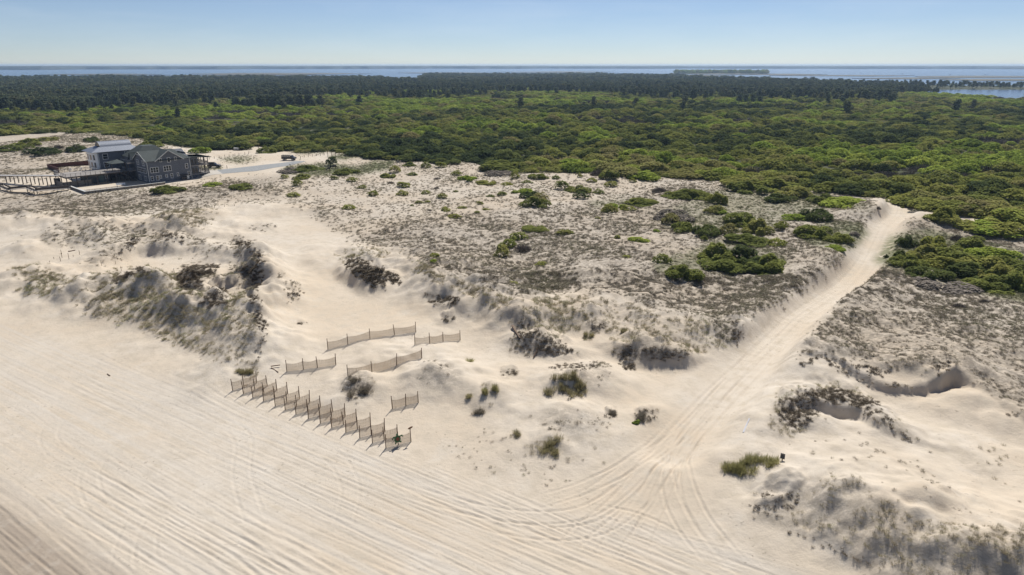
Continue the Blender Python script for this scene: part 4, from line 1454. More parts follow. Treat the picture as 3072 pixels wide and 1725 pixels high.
def scatter_grass():
    rs = np.random.RandomState(21)
    X = rs.uniform(-265, 245, 850000)
    Y = 38 + 392 * rs.rand(850000) ** 1.35
    X = np.concatenate([X, rs.uniform(-105, 105, 330000)])
    Y = np.concatenate([Y, rs.uniform(38, 118, 330000)])
    anym = blur((np.maximum(np.maximum(M_tuft, M_gold), np.maximum(M_dark, M_green)) > .02).astype(float), 6)
    px, py = proj(X, Y, 2.5)
    k = (np.abs(X) < .86 * Y + 14) & ((look(anym, px, py) > .01) | (look(M_bare, px, py) < .6) | (rs.rand(len(X)) < .05))
    X, Y = X[k], Y[k]
    Z = height(X, Y)
    px, py = proj(X, Y, Z)
    t, g = look(M_tuft, px, py), look(M_gold, px, py)
    fo = look(M_forest, px, py)
    edge = np.clip(fo * 4, 0, 1) * (fo < .9)
    cl = fbm(X, Y, 1.25, 2, 3.3)
    cl2 = fbm(X, Y, 13, 2, 6.6)
    pt = t * np.clip(.50 + 1.2 * cl + .95 * cl2, 0.03, 1.3)
    pg = g * np.clip(.5 + 1.1 * cl + .5 * cl2, 0.05, 1.3)
    gn = look(M_green, px, py)
    stray = .004 * (look(M_bare, px, py) < .5)
    dk = look(M_dark, px, py)
    pd = dk * np.clip(.75 + .9 * cl + .6 * cl2, .05, 1.2)
    p = 1.2 * np.maximum(np.maximum(np.maximum(pt * 1.0, pg * 1.1), pd * 1.05), np.maximum(stray, np.maximum(gn * .5, edge * .8))) * (fo < .9)
    # keep the road, the lot, the house and the shrubs' own ground clear
    sel, d, z, side = seg_eval(X, Y, ROAD, 8)
    p[sel] *= sstep(2.8, 4.2, d + .8 * cl[sel])
    U, V = (X - HA[0]) * HU[0] + (Y - HA[1]) * HU[1], (X - HA[0]) * HV[0] + (Y - HA[1]) * HV[1]
    p[(U > -23) & (U < 21) & (V > -6) & (V < 26)] = 0
    p[(U > 21) & (U < 52) & (V > -34) & (V < 8) & (gn < .3)] *= .08
    for sx, sy, r in SHRUB_AT:
        if r > 2:
            p[((X - sx) ** 2 + (Y - sy) ** 2) < (r * .7) ** 2] = 0
    p *= np.where(Y < 118, .34 + .2 * sstep(90, 118, Y), 1.0)
    k = rs.rand(len(X)) < p
    edge_k = edge[k]
    X, Y, Z, pt, pg, cl2, gn, pd = X[k], Y[k], Z[k], pt[k], pg[k], cl2[k], gn[k], pd[k]
    n = len(X)
    straw = pg > pt
    idx = np.where(pd > np.maximum(pt, pg) * .7, 7 + rs.randint(0, 3, n), np.where(straw, 4 + rs.randint(0, 3, n), rs.randint(0, 4, n)))
    sc = rs.uniform(.55, 1.35, n) * np.where(straw, 1.0, .86) * np.clip(.46 + (Y - 50) / 170, .46, 1.0)
    tint = np.clip(np.where((gn > .3) | (edge_k > .2), 1.0, .45 + .4 * cl2 + rs.normal(0, .22, n)), 0, 1)
    rot = np.stack([rs.normal(0, .12, n), rs.normal(0, .12, n), rs.uniform(0, 6.28, n)], 1)
    instancer("dune_grass", np.stack([X, Y, Z], 1), rot, np.stack([sc, sc, sc * rs.uniform(.7, 1.2, n)], 1), idx, tint, T_tuft,
              "dry grey-brown and straw-coloured beach grass spread over the dunes", "grass")
    return n


print("grass tufts", scatter_grass(), "forest", nF, "solo", int(solo.sum()))


def grass_clump(x, y, rx, ry, n, straw, label, hscale=1.0, tint=.5):
    """a single bunch of grass that stands by itself; position and size in overview units"""
    px, py = x * OV, y * OV
    gx, gy, gz = gp(px, py + ry * .3)
    dep = gy * CP + (CAMH - gz) * SP
    r = rx * OV / F * dep
    rd = min(r, ry * OV / F * dep * 1.5)
    rs = np.random.RandomState(int(x * 7 + y))
    n = max(7, int(n * .62))
    kc = max(2, n // 9)
    ca, cq = rs.uniform(0, 6.28, kc), rs.rand(kc) ** .5
    w = rs.randint(0, kc, n)
    X = gx + np.cos(ca[w]) * cq[w] * r * .85 + rs.normal(0, .16, n) * r
    Y = gy + np.sin(ca[w]) * cq[w] * rd * .85 + rs.normal(0, .16, n) * rd
    Z = height(X, Y)
    vs, fs, ls, k = [], [], [], 0
    for i in range(n):
        v, f, lf = blades(rs, 34, .26, (.62 if straw else .45) * hscale * rs.uniform(.7, 1.2), .32, .012)
        vs.append(v + np.array((X[i] - gx, Y[i] - gy, Z[i] - gz)))
        fs.append(f + k)
        ls.append(lf)
        k += len(v)
    o = mobj("grass_clump", grid_mesh("grass_clump", np.concatenate(vs), np.concatenate(fs), L_st_o if straw else L_gr_o, {"lf": ('FLOAT', np.concatenate(ls))}, smooth=False), None, (gx, gy, gz))
    o.color = (tint, 0, 0, 1)
    tag(o, label, "grass clump", "grass clumps standing alone on the bare sand")


for a in ((900, 972, 38, 28, 70, False, "dark bushy grass mound just below the middle sand fence", 1.3, .5),
          (1420, 965, 55, 26, 150, True, "large dark grass bunch on the dune left of the sand road", 1.25, .3),
          (1385, 1120, 40, 22, 60, True, "loose grass bunch on the low rise above the tyre-track fan", 1.0, .4),
          (1298, 1092, 11, 10, 14, True, "single small tuft between the fence row and the loose grass bunch", 1.0, .3),
          (1232, 982, 20, 16, 34, True, "pale straw clump right of the short fence", 1.1, .7),
          (1208, 1026, 28, 12, 30, False, "flat sparse clump below the pale straw clump", 1.0, .4),
          (1890, 1163, 68, 24, 190, True, "wide yellow-green grass stand with the dark sign at its right end", 1.15, .8),
          (620, 932, 26, 22, 44, True, "grass clump at the foot of the left dune near the fence row", 1.0, .4),
          (1182, 908, 12, 8, 10, True, "little tuft at the right end of the middle fence", .8, .9),
          (1180, 1000, 8, 6, 8, True, "tiny tuft between the scattered patch and the straw clump", .8, .6),
          (1620, 1048, 24, 14, 34, False, "brown clump beside the glossy green plant left of the track", 1.0, .3),
          (1535, 1042, 13, 11, 22, False, "compact brown clump at the right end of the low grass ridge", 1.1, .1),
          (1478, 845, 12, 12, 20, True, "upright tuft in the sand gap below the long ridge", 1.2, .4),
          (1576, 835, 16, 14, 24, True, "straw tuft above the dark-faced dune", 1.1, .3)):
    grass_clump(*a)

# glossy green plant beside the track
x, y, z = gp(1605 * OV, 1066 * OV)
o = mobj("leafy_plant", crown("leafy_plant", wide_lobes(5, 6), 260, .2, 9, L_lime_o), None, (x, y, z - .05))
o.scale, o.color = (.75, .6, .7), (.15, 0, 0, 1)
tag(o, "glossy deep-green leafy plant on the sand left of the tracks", "plant")

# ------------------------------------------------------------------ sand fences
M_slat = simple("fence_slat", (0.50, 0.38, 0.255), .85, .25, 8, stretch=(30, 30, 2))
M_post = simple("weathered_post", (0.15, 0.10, 0.065), .85, .3, 8)
M_wire = simple("fence_wire", (0.2, 0.18, 0.16), .6, .1, 2)
M_grey = simple("weathered_wood", (0.22, 0.195, 0.165), .85, .3, 5)


def resample(p, q, n):
    return [p + (q - p) * t for t in np.linspace(0, 1, n)]


def sand_fence(pxs, label, group, ph=1.62, slat=1.18, sag=.14, lean=.05):
    """pxs: foot of each post in photo pixels"""
    g = [np.array(gp(a, b)) for a, b in pxs]
    root = empty("sand_fence", tuple(g[0]))
    tag(root, label, "fence", group)
    rs = np.random.RandomState(int(pxs[0][0]))
    tops = []
    for p in g:
        l = rs.normal(0, lean, 2)
        h = ph * rs.uniform(.92, 1.06)
        q = p - g[0]
        MB().rod([q + (0, 0, -.4), q + (l[0] * .5, l[1] * .5, h * .5), q + (l[0], l[1], h)], [.055, .05, .045], 7).build("post", M_post, root)
        tops.append(l)
    for k in range(len(g) - 1):
        a, b = g[k] - g[0], g[k + 1] - g[0]
        L = np.linalg.norm((b - a)[:2])
        n = max(8, int(L / .082))
        u = (b - a) / L
        w = np.array((-u[1], u[0], 0)) * .05
        mb, wire = MB(), MB()
        pts = [a + (b - a) * t for t in (np.arange(n) + .5) / n]
        hz = height(np.array([p[0] + g[0][0] for p in pts]), np.array([p[1] + g[0][1] for p in pts])) - g[0][2]
        tl = []
        for i, p in enumerate(pts):
            t = (i + .5) / n
            sg = sag * 4 * t * (1 - t)
            top = a[2] + (b[2] - a[2]) * t + slat - sg + rs.normal(0, .012)
            bot = min(hz[i], a[2] + (b[2] - a[2]) * t) + .02
            bow = w * 6 * sg * .35
            x = p + w + bow
            mb.bar((x[0], x[1], bot), (x[0] + rs.normal(0, .008), x[1] + rs.normal(0, .008), top), .040, .010, up=(w[0], w[1], 0))
            tl.append((x[0], x[1], bot, top))
        for fr in (.12, .5, .88):
            wire.rod([(q[0] + w[0] * .2, q[1] + w[1] * .2, q[2] + (q[3] - q[2]) * fr) for q in tl], .006, 4)
        s = mb.build("slat_panel", M_slat, root)
        s["kind"] = "stuff"
        wire.build("wire", M_wire, root)
    return root, g


EZ = lambda x, y: (650 + x / 3.22, 960 + y / 3.22)
starts = [(155, 683), (260, 712), (350, 750), (453, 783), (567, 832), (663, 867), (767, 910), (885, 952), (1003, 997), (1113, 1040), (1247, 1085), (1382, 1138), (1505, 1188), (1635, 1235)]
ORD = ["first", "second", "third", "fourth", "fifth", "sixth", "seventh", "eighth", "ninth", "tenth", "eleventh", "twelfth", "thirteenth"]
for i, (x, y) in enumerate(starts):
    e = (230 + i * 1.0, -75 + i * 1.2)
    bases = [EZ(x, y), EZ(x + e[0] * .47, y + e[1] * .48), EZ(x + e[0], y + e[1])]
    if i == 13:
        bases = [EZ(1635, 1235), EZ(1755, 1207), EZ(1878, 1175)]
        lab = "short slatted sand fence carrying the green turtle board, nearest the camera"
    else:
        lab = "%s short slatted sand fence from the far left end of the staggered row" % ORD[i]
    root, g = sand_fence(bases, lab, "short sand fences staggered along the dune foot")
    if i == 13:
        LAST = (root, g)
for pts, lab in (([(1075, 285), (1268, 236), (1482, 182), (1720, 147), (1925, 118)], "longest slatted sand fence, the uppermost one across the sand sheet"),
                 ([(1915, 257), (2060, 243), (2188, 213), (2353, 196)], "slatted sand fence at the right, just below the end of the uppermost one"),
                 ([(678, 497), (838, 478), (974, 460), (1152, 434)], "slatted sand fence at the left, next to the driftwood"),
                 ([(1270, 557), (1502, 510), (1738, 436), (1982, 366)], "long slatted sand fence behind the dark grass mound"),
                 ([(1698, 857), (1828, 828), (1948, 800)], "lone two-bay sand fence right of the dark grass mound")):
    sand_fence([EZ(*p) for p in pts], lab, "longer sand fences on the sand sheet", sag=.2)

# turtle board on the middle post of the nearest fence
M_tgreen = simple("turtle_green", (0.018, 0.10, 0.03), .55, .25, 6)
M_tbrown = simple("turtle_shell_red", (0.16, 0.045, 0.022), .6, .25, 9)
root, g = LAST
d = (g[2] - g[0])[:2]
ang = math.atan2(d[1], d[0])
tz = empty("turtle_board", (g[1][0] - math.sin(-ang) * -.09, g[1][1] - math.cos(ang) * .09, g[1][2] + .78), ang)
tag(tz, "green sea-turtle shaped board with a red-brown shell on the nearest fence", "sign")


def outline(cx, cz, rx, rz, n=18, rot=0.0):
    o = []
    for k in range(n):
        a = 2 * math.pi * k / n
        x, zz = rx * math.cos(a), rz * math.sin(a)
        o.append((cx + x * math.cos(rot) - zz * math.sin(rot), cz + x * math.sin(rot) + zz * math.cos(rot)))
    return o


MB().prism(outline(0, 0, .36, .42, 22), -.015, .015).build("body", M_tgreen, tz)
MB().prism(outline(.02, .0, .2, .2, 14), -.035, -.017).build("shell", M_tbrown, tz)
for lobe in ((-.12, .1), (.14, .1), (-.1, -.12), (.14, -.12), (.02, .2), (.02, -.2)):
    MB().prism(outline(lobe[0] + .01, lobe[1], .07, .06, 8), -.033, -.0175).build("scute", M_tbrown, tz)
MB().prism(outline(-.03, .52, .11, .16, 14), -.0145, .0145).build("head", M_tgreen, tz)
MB().prism([(.2, .3), (.42, .42), (.56, .40), (.62, .18), (.56, .12), (.50, .24), (.36, .26), (.28, .16)], -.013, .013).build("flipper", M_tgreen, tz)
MB().prism([(-.2, .32), (-.44, .36), (-.58, .16), (-.56, -.04), (-.48, .04), (-.44, .18), (-.3, .16)], -.013, .013).build("flipper", M_tgreen, tz)
MB().prism([(.2, -.28), (.38, -.3), (.44, -.46), (.34, -.48), (.22, -.42), (.1, -.36)], -.012, .012).build("flipper", M_tgreen, tz)
MB().prism([(-.2, -.28), (-.3, -.42), (-.28, -.62), (-.18, -.58), (-.12, -.44), (-.08, -.36)], -.012, .012).build("flipper", M_tgreen, tz)
# small carved board on the end post
tb = empty("post_board", (g[2][0], g[2][1], g[2][2] + 1.62), ang + .25)
tag(tb, "small oval brown board fixed on top of the end post of the nearest fence", "sign")
MB().prism(outline(0, .08, .30, .11, 16, .15), -.02, .02).build("board", simple("board_brown", (.17, .085, .04), .7, .3, 9), tb)
MB().box(-.03, .03, .021, .05, -.15, .14).build("batten", M_post, tb)


# ------------------------------------------------------------------ things lying or standing on the sand
def post_at(px, py, h, name, label, group, w=.06, lean=.06, mat=None):
    x, y, z = gp(px, py)
    rs = np.random.RandomState(int(px * 13 + py))
    l = rs.normal(0, lean, 2) * h
    o = MB().rod([(0, 0, -.3), (l[0] * .4, l[1] * .4, h * .5), (l[0], l[1], h)], [w, w * .95, w * .85], 6).build(name, mat or M_post, None, False, (x, y, z))
    tag(o, label, "post", group)


C1 = lambda x, y: (x / 2.576, 560 + y / 2.576)
for (x, y, h), lab in zip([(480, 550, 1.7), (470, 577, 1.0), (535, 567, 1.3), (618, 528, .95), (418, 557, .4), (385, 593, .5), (568, 543, .4)],
                          ["tallest leaning stake in the sand hollow of the left dune", "stake just below the tallest one in the left hollow", "stake in the middle of the left hollow group",
                           "stake right of the dark debris in the left hollow", "short stub at the left of the stake group", "lowest short stub of the stake group", "short stub below the dark debris"]):
    post_at(*C1(x, y), h, "stake", lab, "stakes in the hollow of the left dune", .045)
for (x, y, h), lab in zip([(787, 612, 1.1), (895, 600, .7), (938, 650, .9), (1190, 672, 1.0), (1350, 675, 1.15)],
                          ["thin stake below the torn dune scarp", "thin stake right under the dune scarp", "thin stake at the left end of the capped dune crest", "thin stake behind the capped dune crest", "thin stake beside the half-buried plank"]):
    post_at(*C1(x, y), h, "stake", lab, "thin stakes behind the fore dune", .035)
prefetch([C1(1190 + (k % 9) * 78 + (k // 9) * 105, 218 - (k % 9) * 8.5 - (k // 9) * 44) for k in range(26)])
for k in range(26):
    row, i = divmod(k, 9)
    x, y = 1190 + i * 78 + row * 105, 218 - i * 8.5 - row * 44
    post_at(*C1(x, y), .75, "stake", "%s stake from the left in the %s old fence row by the smooth crest" % (ORDN[i], ("nearest", "middle", "farthest")[row]), "rows of old fence stakes behind the left dune", .05)


def plank(a, b, w, t, label, name="driftwood", cat="driftwood", mat=None, lift=.04):
    p, q = np.array(gp(*a)), np.array(gp(*b))
    mb = MB().bar((0, 0, lift), tuple(q - p + (0, 0, lift)), w, t, taper=.8)
    o = mb.build(name, mat or M_grey, None, False, tuple(p))
    tag(o, label, cat)


plank((813, 1104), (841, 1100), .13, .12, "weathered driftwood beam left of the fences", mat=M_post, lift=.25)
plank((814, 1105), (835, 1118), .10, .10, "thin driftwood pole leaning from the weathered beam", mat=M_post, lift=.08)
plank(C1(1235, 676), C1(1335, 676), .2, .08, "half-buried grey plank behind the left dune crest", "plank", "plank")
plank(C1(530, 503), C1(580, 492), .35, .2, "dark debris lying in the left dune hollow", "debris", "debris", M_post)
plank((2230, 1298), (2248, 1256), .16, .08, "long white board half sunk in the sand beside the track", "board", "board", simple("white_board", (.42, .42, .45), .7, .15, 4), .01)
plank((1537, 980), (1560, 1018), .28, .2, "dark driftwood log in the dark-faced dune", mat=M_post, lift=.2)
plank((1600, 1075), (1614, 1050), .14, .12, "short broken log below the dark-faced dune", mat=M_post, lift=.12)
plank((330, 1128), (322, 1122), .12, .1, "small crooked stick on the beach below the left dune", mat=M_post)

# sign by the grass stand, seen from behind
x, y, z = gp(2346, 1384)
sg = empty("beach_sign", (x, y, z), -.55)
tag(sg, "dark rectangular sign seen from behind at the end of the grass stand", "sign")
MB().box(-.045, .045, -.04, .04, -.4, .78).build("post", M_post, sg)
MB().box(-.21, .21, -.066, -.042, .22, .80).build("panel", simple("sign_back", (.05, .055, .07), .55, .2, 5), sg)
MB().box(-.2, .2, -.09, -.068, .68, .74).build("rail", M_grey, sg)

# ------------------------------------------------------------------ houses
def shingle_mat(name, col, row=.14):
    m, nt, out = newmat(name)
    b = N(nt, "ShaderNodeBsdfPrincipled")
    b.inputs['Roughness'].default_value = .85
    tc = N(nt, "ShaderNodeTexCoord")
    sp = N(nt, "ShaderNodeSeparateXYZ")
    nt.links.new(tc.outputs['Object'], sp.inputs[0])
    ad = N(nt, "ShaderNodeMath", operation='ADD')
    nt.links.new(sp.outputs[0], ad.inputs[0])
    nt.links.new(sp.outputs[1], ad.inputs[1])
    cb = N(nt, "ShaderNodeCombineXYZ")
    nt.links.new(ad.outputs[0], cb.inputs[0])
    nt.links.new(sp.outputs[2], cb.inputs[1])
    br = N(nt, "ShaderNodeTexBrick")
    br.inputs['Scale'].default_value = 1.0
    br.inputs['Brick Width'].default_value = .13
    br.inputs['Row Height'].default_value = row
    br.inputs['Mortar Size'].default_value = .006
    br.inputs['Color1'].default_value = (*[c * .8 for c in col], 1)
    br.inputs['Color2'].default_value = (*[c * 1.2 for c in col], 1)
    br.inputs['Mortar'].default_value = (*[c * .4 for c in col], 1)
    nt.links.new(cb.outputs[0], br.inputs[0])
    no = N(nt, "ShaderNodeTexNoise")
    no.inputs['Scale'].default_value = .5
    nt.links.new(tc.outputs['Object'], no.inputs[0])
    mx = N(nt, "ShaderNodeMix", data_type='RGBA', blend_type='MULTIPLY')
    mx.inputs[0].default_value = .5
    nt.links.new(br.outputs[0], mx.inputs[6])
    nt.links.new(no.outputs[0], mx.inputs[7])
    nt.links.new(mx.outputs[2], b.inputs['Base Color'])
    nt.links.new(b.outputs[0], out.inputs[0])
    return m


M_shin = shingle_mat("grey_shingles", (.175, .19, .22))
M_roofg = shingle_mat("green_roof_shingles", (.055, .072, .068), .18)
M_white = simple("white_paint", (.78, .78, .76), .5, .06, 2)
M_trim = simple("pale_trim", (.55, .55, .52), .55, .1, 3)
M_metal = simple("metal_roof", (.20, .22, .26), .5, .08, 2, .3)
M_seam = simple("metal_seam", (.34, .36, .40), .45, .08, 2, .3)
M_deckw = simple("deck_wood", (.30, .275, .25), .8, .25, 3, stretch=(12, 1, 1))
M_dwood = simple("dark_wood", (.085, .07, .06), .85, .3, 3)
M_red = simple("red_brown_boards", (.10, .032, .022), .8, .25, 4)
M_conc = simple("pale_concrete", (.46, .42, .36), .85, .12, 1.5)
M_blind = simple("tan_blind", (.42, .33, .26), .7, .1, 3)
mg, ntg, og = newmat("window_glass")
bb = N(ntg, "ShaderNodeBsdfPrincipled")
bb.inputs['Base Color'].default_value = (.018, .022, .028, 1)
bb.inputs['Roughness'].default_value = .06
ntg.links.new(bb.outputs[0], og.inputs[0])
M_glass = mg


def slab(pts, t=.14):
    p = [np.array(q, float) for q in pts]
    n = np.cross(p[1] - p[0], p[2] - p[0])
    n /= np.linalg.norm(n)
    if n[2] < 0:
        n = -n
        p = p[::-1]
    k = len(p)
    mb = MB()
    v = [q for q in p] + [q - n * t for q in p]
    mb.add(v, [tuple(range(k)), tuple(range(k, 2 * k))[::-1]] + [(i, k + i, k + (i + 1) % k, (i + 1) % k) for i in range(k)])
    return mb


def window(parent, face, c, z, w, h, n=1, depth=.07, pane=None, frame=None, pos=0.0):
    """face 'v-' : wall plane v=pos, looking to -v ; 'u-' : wall plane u=pos, looking to -u"""
    fw = .11
    fr, gl = MB(), MB()

    def bx(mb, a0, a1, d0, d1, z0, z1):
        if face == 'v-':
            mb.box(a0, a1, pos - d1, pos - d0, z0, z1)
        else:
            mb.box(pos - d1, pos - d0, a0, a1, z0, z1)
    x0, x1, z0, z1 = c - w / 2, c + w / 2, z - h / 2, z + h / 2
    bx(fr, x0, x1, .003, depth, z1 - fw, z1)
    bx(fr, x0 - .03, x1 + .03, .003, depth + .03, z0, z0 + fw)
    for k in range(n + 1):
        xc = x0 + fw / 2 + (w - fw) * k / n
        bx(fr, xc - fw / 2, xc + fw / 2, .004, depth - .004, z0 + fw, z1 - fw)
    f = fr.build("window", frame or M_white, parent)
    for k in range(n):
        a, b = x0 + fw / 2 + (w - fw) * k / n + fw / 2, x0 + fw / 2 + (w - fw) * (k + 1) / n - fw / 2
        g = MB()
        bx(g, a + .001, b - .001, .002, .024, z0 + fw + .001, z1 - fw - .001)
        g.build("pane", pane or M_glass, f)
        s = MB()
        bx(s, a + .002, b - .002, .026, .045, z - .03, z + .03)
        s.build("sash_bar", frame or M_white, f)


HROT = math.atan2(HU[1], HU[0])
HZ = 1.5
house = empty("shingled_house", (HA[0], HA[1], HZ), HROT)
tag(house, "large grey shingled beach house with green gabled roofs and white windows", "house")
MB().prism([(0, -.6), (11, -.6), (11, 7.5), (5.5, 10.25), (0, 7.5)], 0, 14.3, 'x').build("wall", M_shin, house)
MB().prism([(2.9, 7.3), (11.8, 7.3), (7.35, 10.5)], -.03, 3.0).build("gable_wall", M_shin, house)
MB().box(.6, 13, 11.01, 23, -.6, 7.5).build("wing_wall", M_shin, house)
rf = slab([(-.45, -.45, 7.42), (14.75, -.45, 7.42), (11.0, 5.5, 10.42), (-.45, 5.5, 10.42)])
slab_b = slab([(-.45, 11.45, 7.42), (14.75, 11.45, 7.42), (11.0, 5.5, 10.44), (-.45, 5.5, 10.44)])
rf.add(slab_b.v, slab_b.f)
hp = slab([(14.75, -.45, 7.4), (14.75, 11.45, 7.4), (11.0, 5.5, 10.43)])
rf.add(hp.v, hp.f)
roof = rf.build("roof", M_roofg, house)
for pts in ([(2.45, -.55, 7.36), (7.35, -.55, 10.78), (7.35, 6.2, 10.78)], [(12.25, -.55, 7.36), (7.35, -.55, 10.78), (7.35, 6.2, 10.78)]):
    slab(pts).build("gable_roof", M_roofg, house)
wr = MB()
for pts in ([(.1, 11.4, 7.5), (13.5, 11.4, 7.5), (9, 15, 11.1), (5, 15, 11.1)], [(.1, 23.5, 7.5), (13.5, 23.5, 7.5), (9, 19, 11.12), (5, 19, 11.12)],
            [(.1, 11.4, 7.51), (.1, 23.5, 7.51), (5, 19, 11.11), (5, 15, 11.11)], [(13.5, 11.4, 7.51), (13.5, 23.5, 7.51), (9, 19, 11.1), (9, 15, 11.1)],
            [(5, 15, 11.1), (9, 15, 11.1), (9, 19, 11.1), (5, 19, 11.1)]):
    s = slab(pts)
    wr.add(s.v, s.f)
wr.build("wing_roof", M_roofg, house)
# trim boards
tb_ = MB()
tb_.bar((2.45, -.66, 7.22), (7.35, -.66, 10.62), .08, .26).bar((12.25, -.66, 7.22), (7.35, -.66, 10.62), .08, .30)
tb_.build("rake_board", M_trim, house)
MB().bar((-.5, -.45, 7.28), (-.5, 3.6, 9.35), .07, .22).bar((-.5, 11.4, 7.28), (-.5, 7.4, 9.35), .07, .22).bar((-.5, 3.6, 9.35), (-.5, 7.4, 9.35), .07, .2)\
    .bar((-.5, 3.6, 9.35), (-.5, 5.5, 10.3), .07, .2).bar((-.5, 7.4, 9.35), (-.5, 5.5, 10.3), .07, .2).build("rake_board", M_trim, house)
for u, v in ((-.04, -.04), (14.25, -.04)):
    MB().box(u - .02, u + .14, v - .02, v + .14, -.5, 7.4).build("corner_board", M_trim, house)
for c, z, w, h, n in [(4.6, 7.5, .78, 1.25, 1), (7.3, 7.35, 1.1, 1.7, 1), (9.57, 7.6, .78, 1.22, 1), (2.14, 4.4, 2.7, 1.9, 3), (6.42, 4.5, 2.65, 1.9, 3), (13.0, 4.7, 1.0, 1.7, 1),
                      (.95, 1.62, .95, 1.6, 1), (2.72, 1.65, .98, 1.6, 1), (3.74, 1.87, .74, 1.2, 1), (5.75, 1.97, .7, 1.2, 1), (7.52, 1.82, .9, 1.6, 1), (9.65, 2.08, .72, 1.2, 1), (13.5, 1.96, .95, 1.65, 1)]:
    window(house, 'v-', c, z, w, h, n, pos=-.035 if z > 7.2 else 0.0)
for c, z, w, h, n in [(8.0, 6.6, 1.9, 1.8, 2), (3.2, 6.6, 1.9, 1.8, 2), (5.3, 4.1, 7.6, 1.7, 6), (8.0, 1.4, 1.9, 1.7, 2), (3.2, 1.4, 1.9, 1.7, 2)]:
    window(house, 'u-', c, z, w, h, n)
MB().prism([(12.2, 7.0), (15.0, 7.0), (13.6, 9.3)], -.1, 3.0, 'x').build("dormer_wall", M_shin, house)
for s in (slab([(-.5, 11.8, 6.85), (-.5, 13.6, 9.45), (4.2, 13.6, 9.45)]), slab([(-.5, 15.4, 6.85), (-.5, 13.6, 9.45), (4.2, 13.6, 9.45)])):
    s.build("dormer_roof", M_roofg, house)
window(house, 'u-', 13.6, 7.55, .95, 1.3, 2, pos=-.1)
# two-storey porch on the inland end
pc = MB()
for z in (1.5, 4.5):
    pc.box(14.32, 21.2, .6, 9.5, z - .25, z)
pc.build("porch_floor", M_deckw, house)
MB().box(14.31, 17.6, 1.0, 10.5, -.5, 7.2).build("porch_wall", M_shin, house)
pr = MB()
for pts in ([(14.5, -.2, 7.62), (22.0, -.1, 7.02), (22.0, 10.4, 7.02), (14.5, 10.6, 7.62)],):
    s = slab(pts, .16)
    pr.add(s.v, s.f)
pr.build("porch_roof", M_roofg, house)
s = slab([(12.2, 3.2, 9.7), (22.1, -.3, 7.05), (22.1, 10.5, 7.05), (12.2, 8.2, 9.7)], .1)
s.build("porch_hip_roof", M_roofg, house)
for u, v in ((17.9, .8), (19.5, .8), (21.0, .8), (21.0, 3.6), (21.0, 6.4), (21.0, 9.2)):
    MB().box(u - .1, u + .1, v - .1, v + .1, -.3, 7.05).build("porch_column", M_dwood, house)
for z in (1.5, 4.5):
    r = MB().bar((17.6, .7, z + 1.0), (21.1, .7, z + 1.0), .09).bar((21.1, .7, z + 1.0), (21.1, 9.3, z + 1.0), .09).bar((17.6, .7, z + .15), (21.1, .7, z + .15), .07).bar((21.1, .7, z + .15), (21.1, 9.3, z + .15), .07)
    for k in range(24):
        r.bar((17.7 + k * .14, .7, z + .15), (17.7 + k * .14, .7, z + 1.0), .035)
    for k in range(56):
        r.bar((21.1, .8 + k * .15, z + .15), (21.1, .8 + k * .15, z + 1.0), .035)
    r.build("railing", M_deckw, house)
for v in (3.0, 5.4):
    MB().box(17.601, 17.66, v, v + 1.3, 1.6, 3.7).build("door", M_glass, house)
    MB().box(17.601, 17.66, v, v + 1.3, 4.6, 6.7).build("door", M_glass, house)
for u in (15.2, 16.3):
    MB().box(u, u + .8, .94, .999, 1.6, 3.6).build("door", M_glass, house)
    MB().box(u, u + .8, .94, .999, 4.6, 6.6).build("door", M_glass, house)
# service lean-to and box on the front wall
MB().box(10.4, 13.0, -.9, -.01, -.5, 1.1).build("service_box", M_dwood, house)
MB().box(12.2, 12.9, -1.1, -.92, .3, 1.5).build("meter_box", M_trim, house)
slab([(10.2, -1.2, 1.6), (12.6, -1.2, 1.6), (12.6, 0, 2.0), (10.2, 0, 2.0)], .08).build("service_roof", M_dwood, house)
# covered balcony between the houses
bal = MB()
for z in (3.45, 6.1):
    bal.box(-2.2, .55, 11.2, 17.5, z - .2, z)
bal.build("balcony_floor", M_deckw, house)
br_ = MB()
for z in (3.45, 6.1):
    br_.box(-2.2, -2.1, 11.2, 17.5, z + .1, z + 1.0)
    br_.box(-2.1, .5, 11.2, 11.3, z + .1, z + 1.0)
br_.build("balcony_parapet", M_shin, house)
for v in (11.4, 14.4, 17.3):
    MB().box(-2.2, -2.0, v - .1, v + .1, -.3, 6.0).build("balcony_post", M_dwood, house)
pv = MB()
for q in ([(-7.0, 12.6, 6.2), (-2.3, 12.6, 6.2), (-4.0, 15.5, 7.3)], [(-7.0, 12.6, 6.2), (-7.0, 18.4, 6.2), (-4.0, 15.5, 7.3)], [(-7.0, 18.4, 6.2), (-2.3, 18.4, 6.2), (-4.0, 15.5, 7.3)],
          [(-2.3, 12.6, 6.2), (-2.3, 18.4, 6.2), (-4.0, 15.5, 7.3)]):
    s = slab(q, .1)
    pv.add(s.v, s.f)
pv.build("canopy_roof", M_roofg, house)
for u, v in ((-6.8, 12.8), (-6.8, 18.2), (-2.5, 12.8)):
    MB().box(u - .09, u + .09, v - .09, v + .09, 3.5, 6.15).build("canopy_post", M_dwood, house)

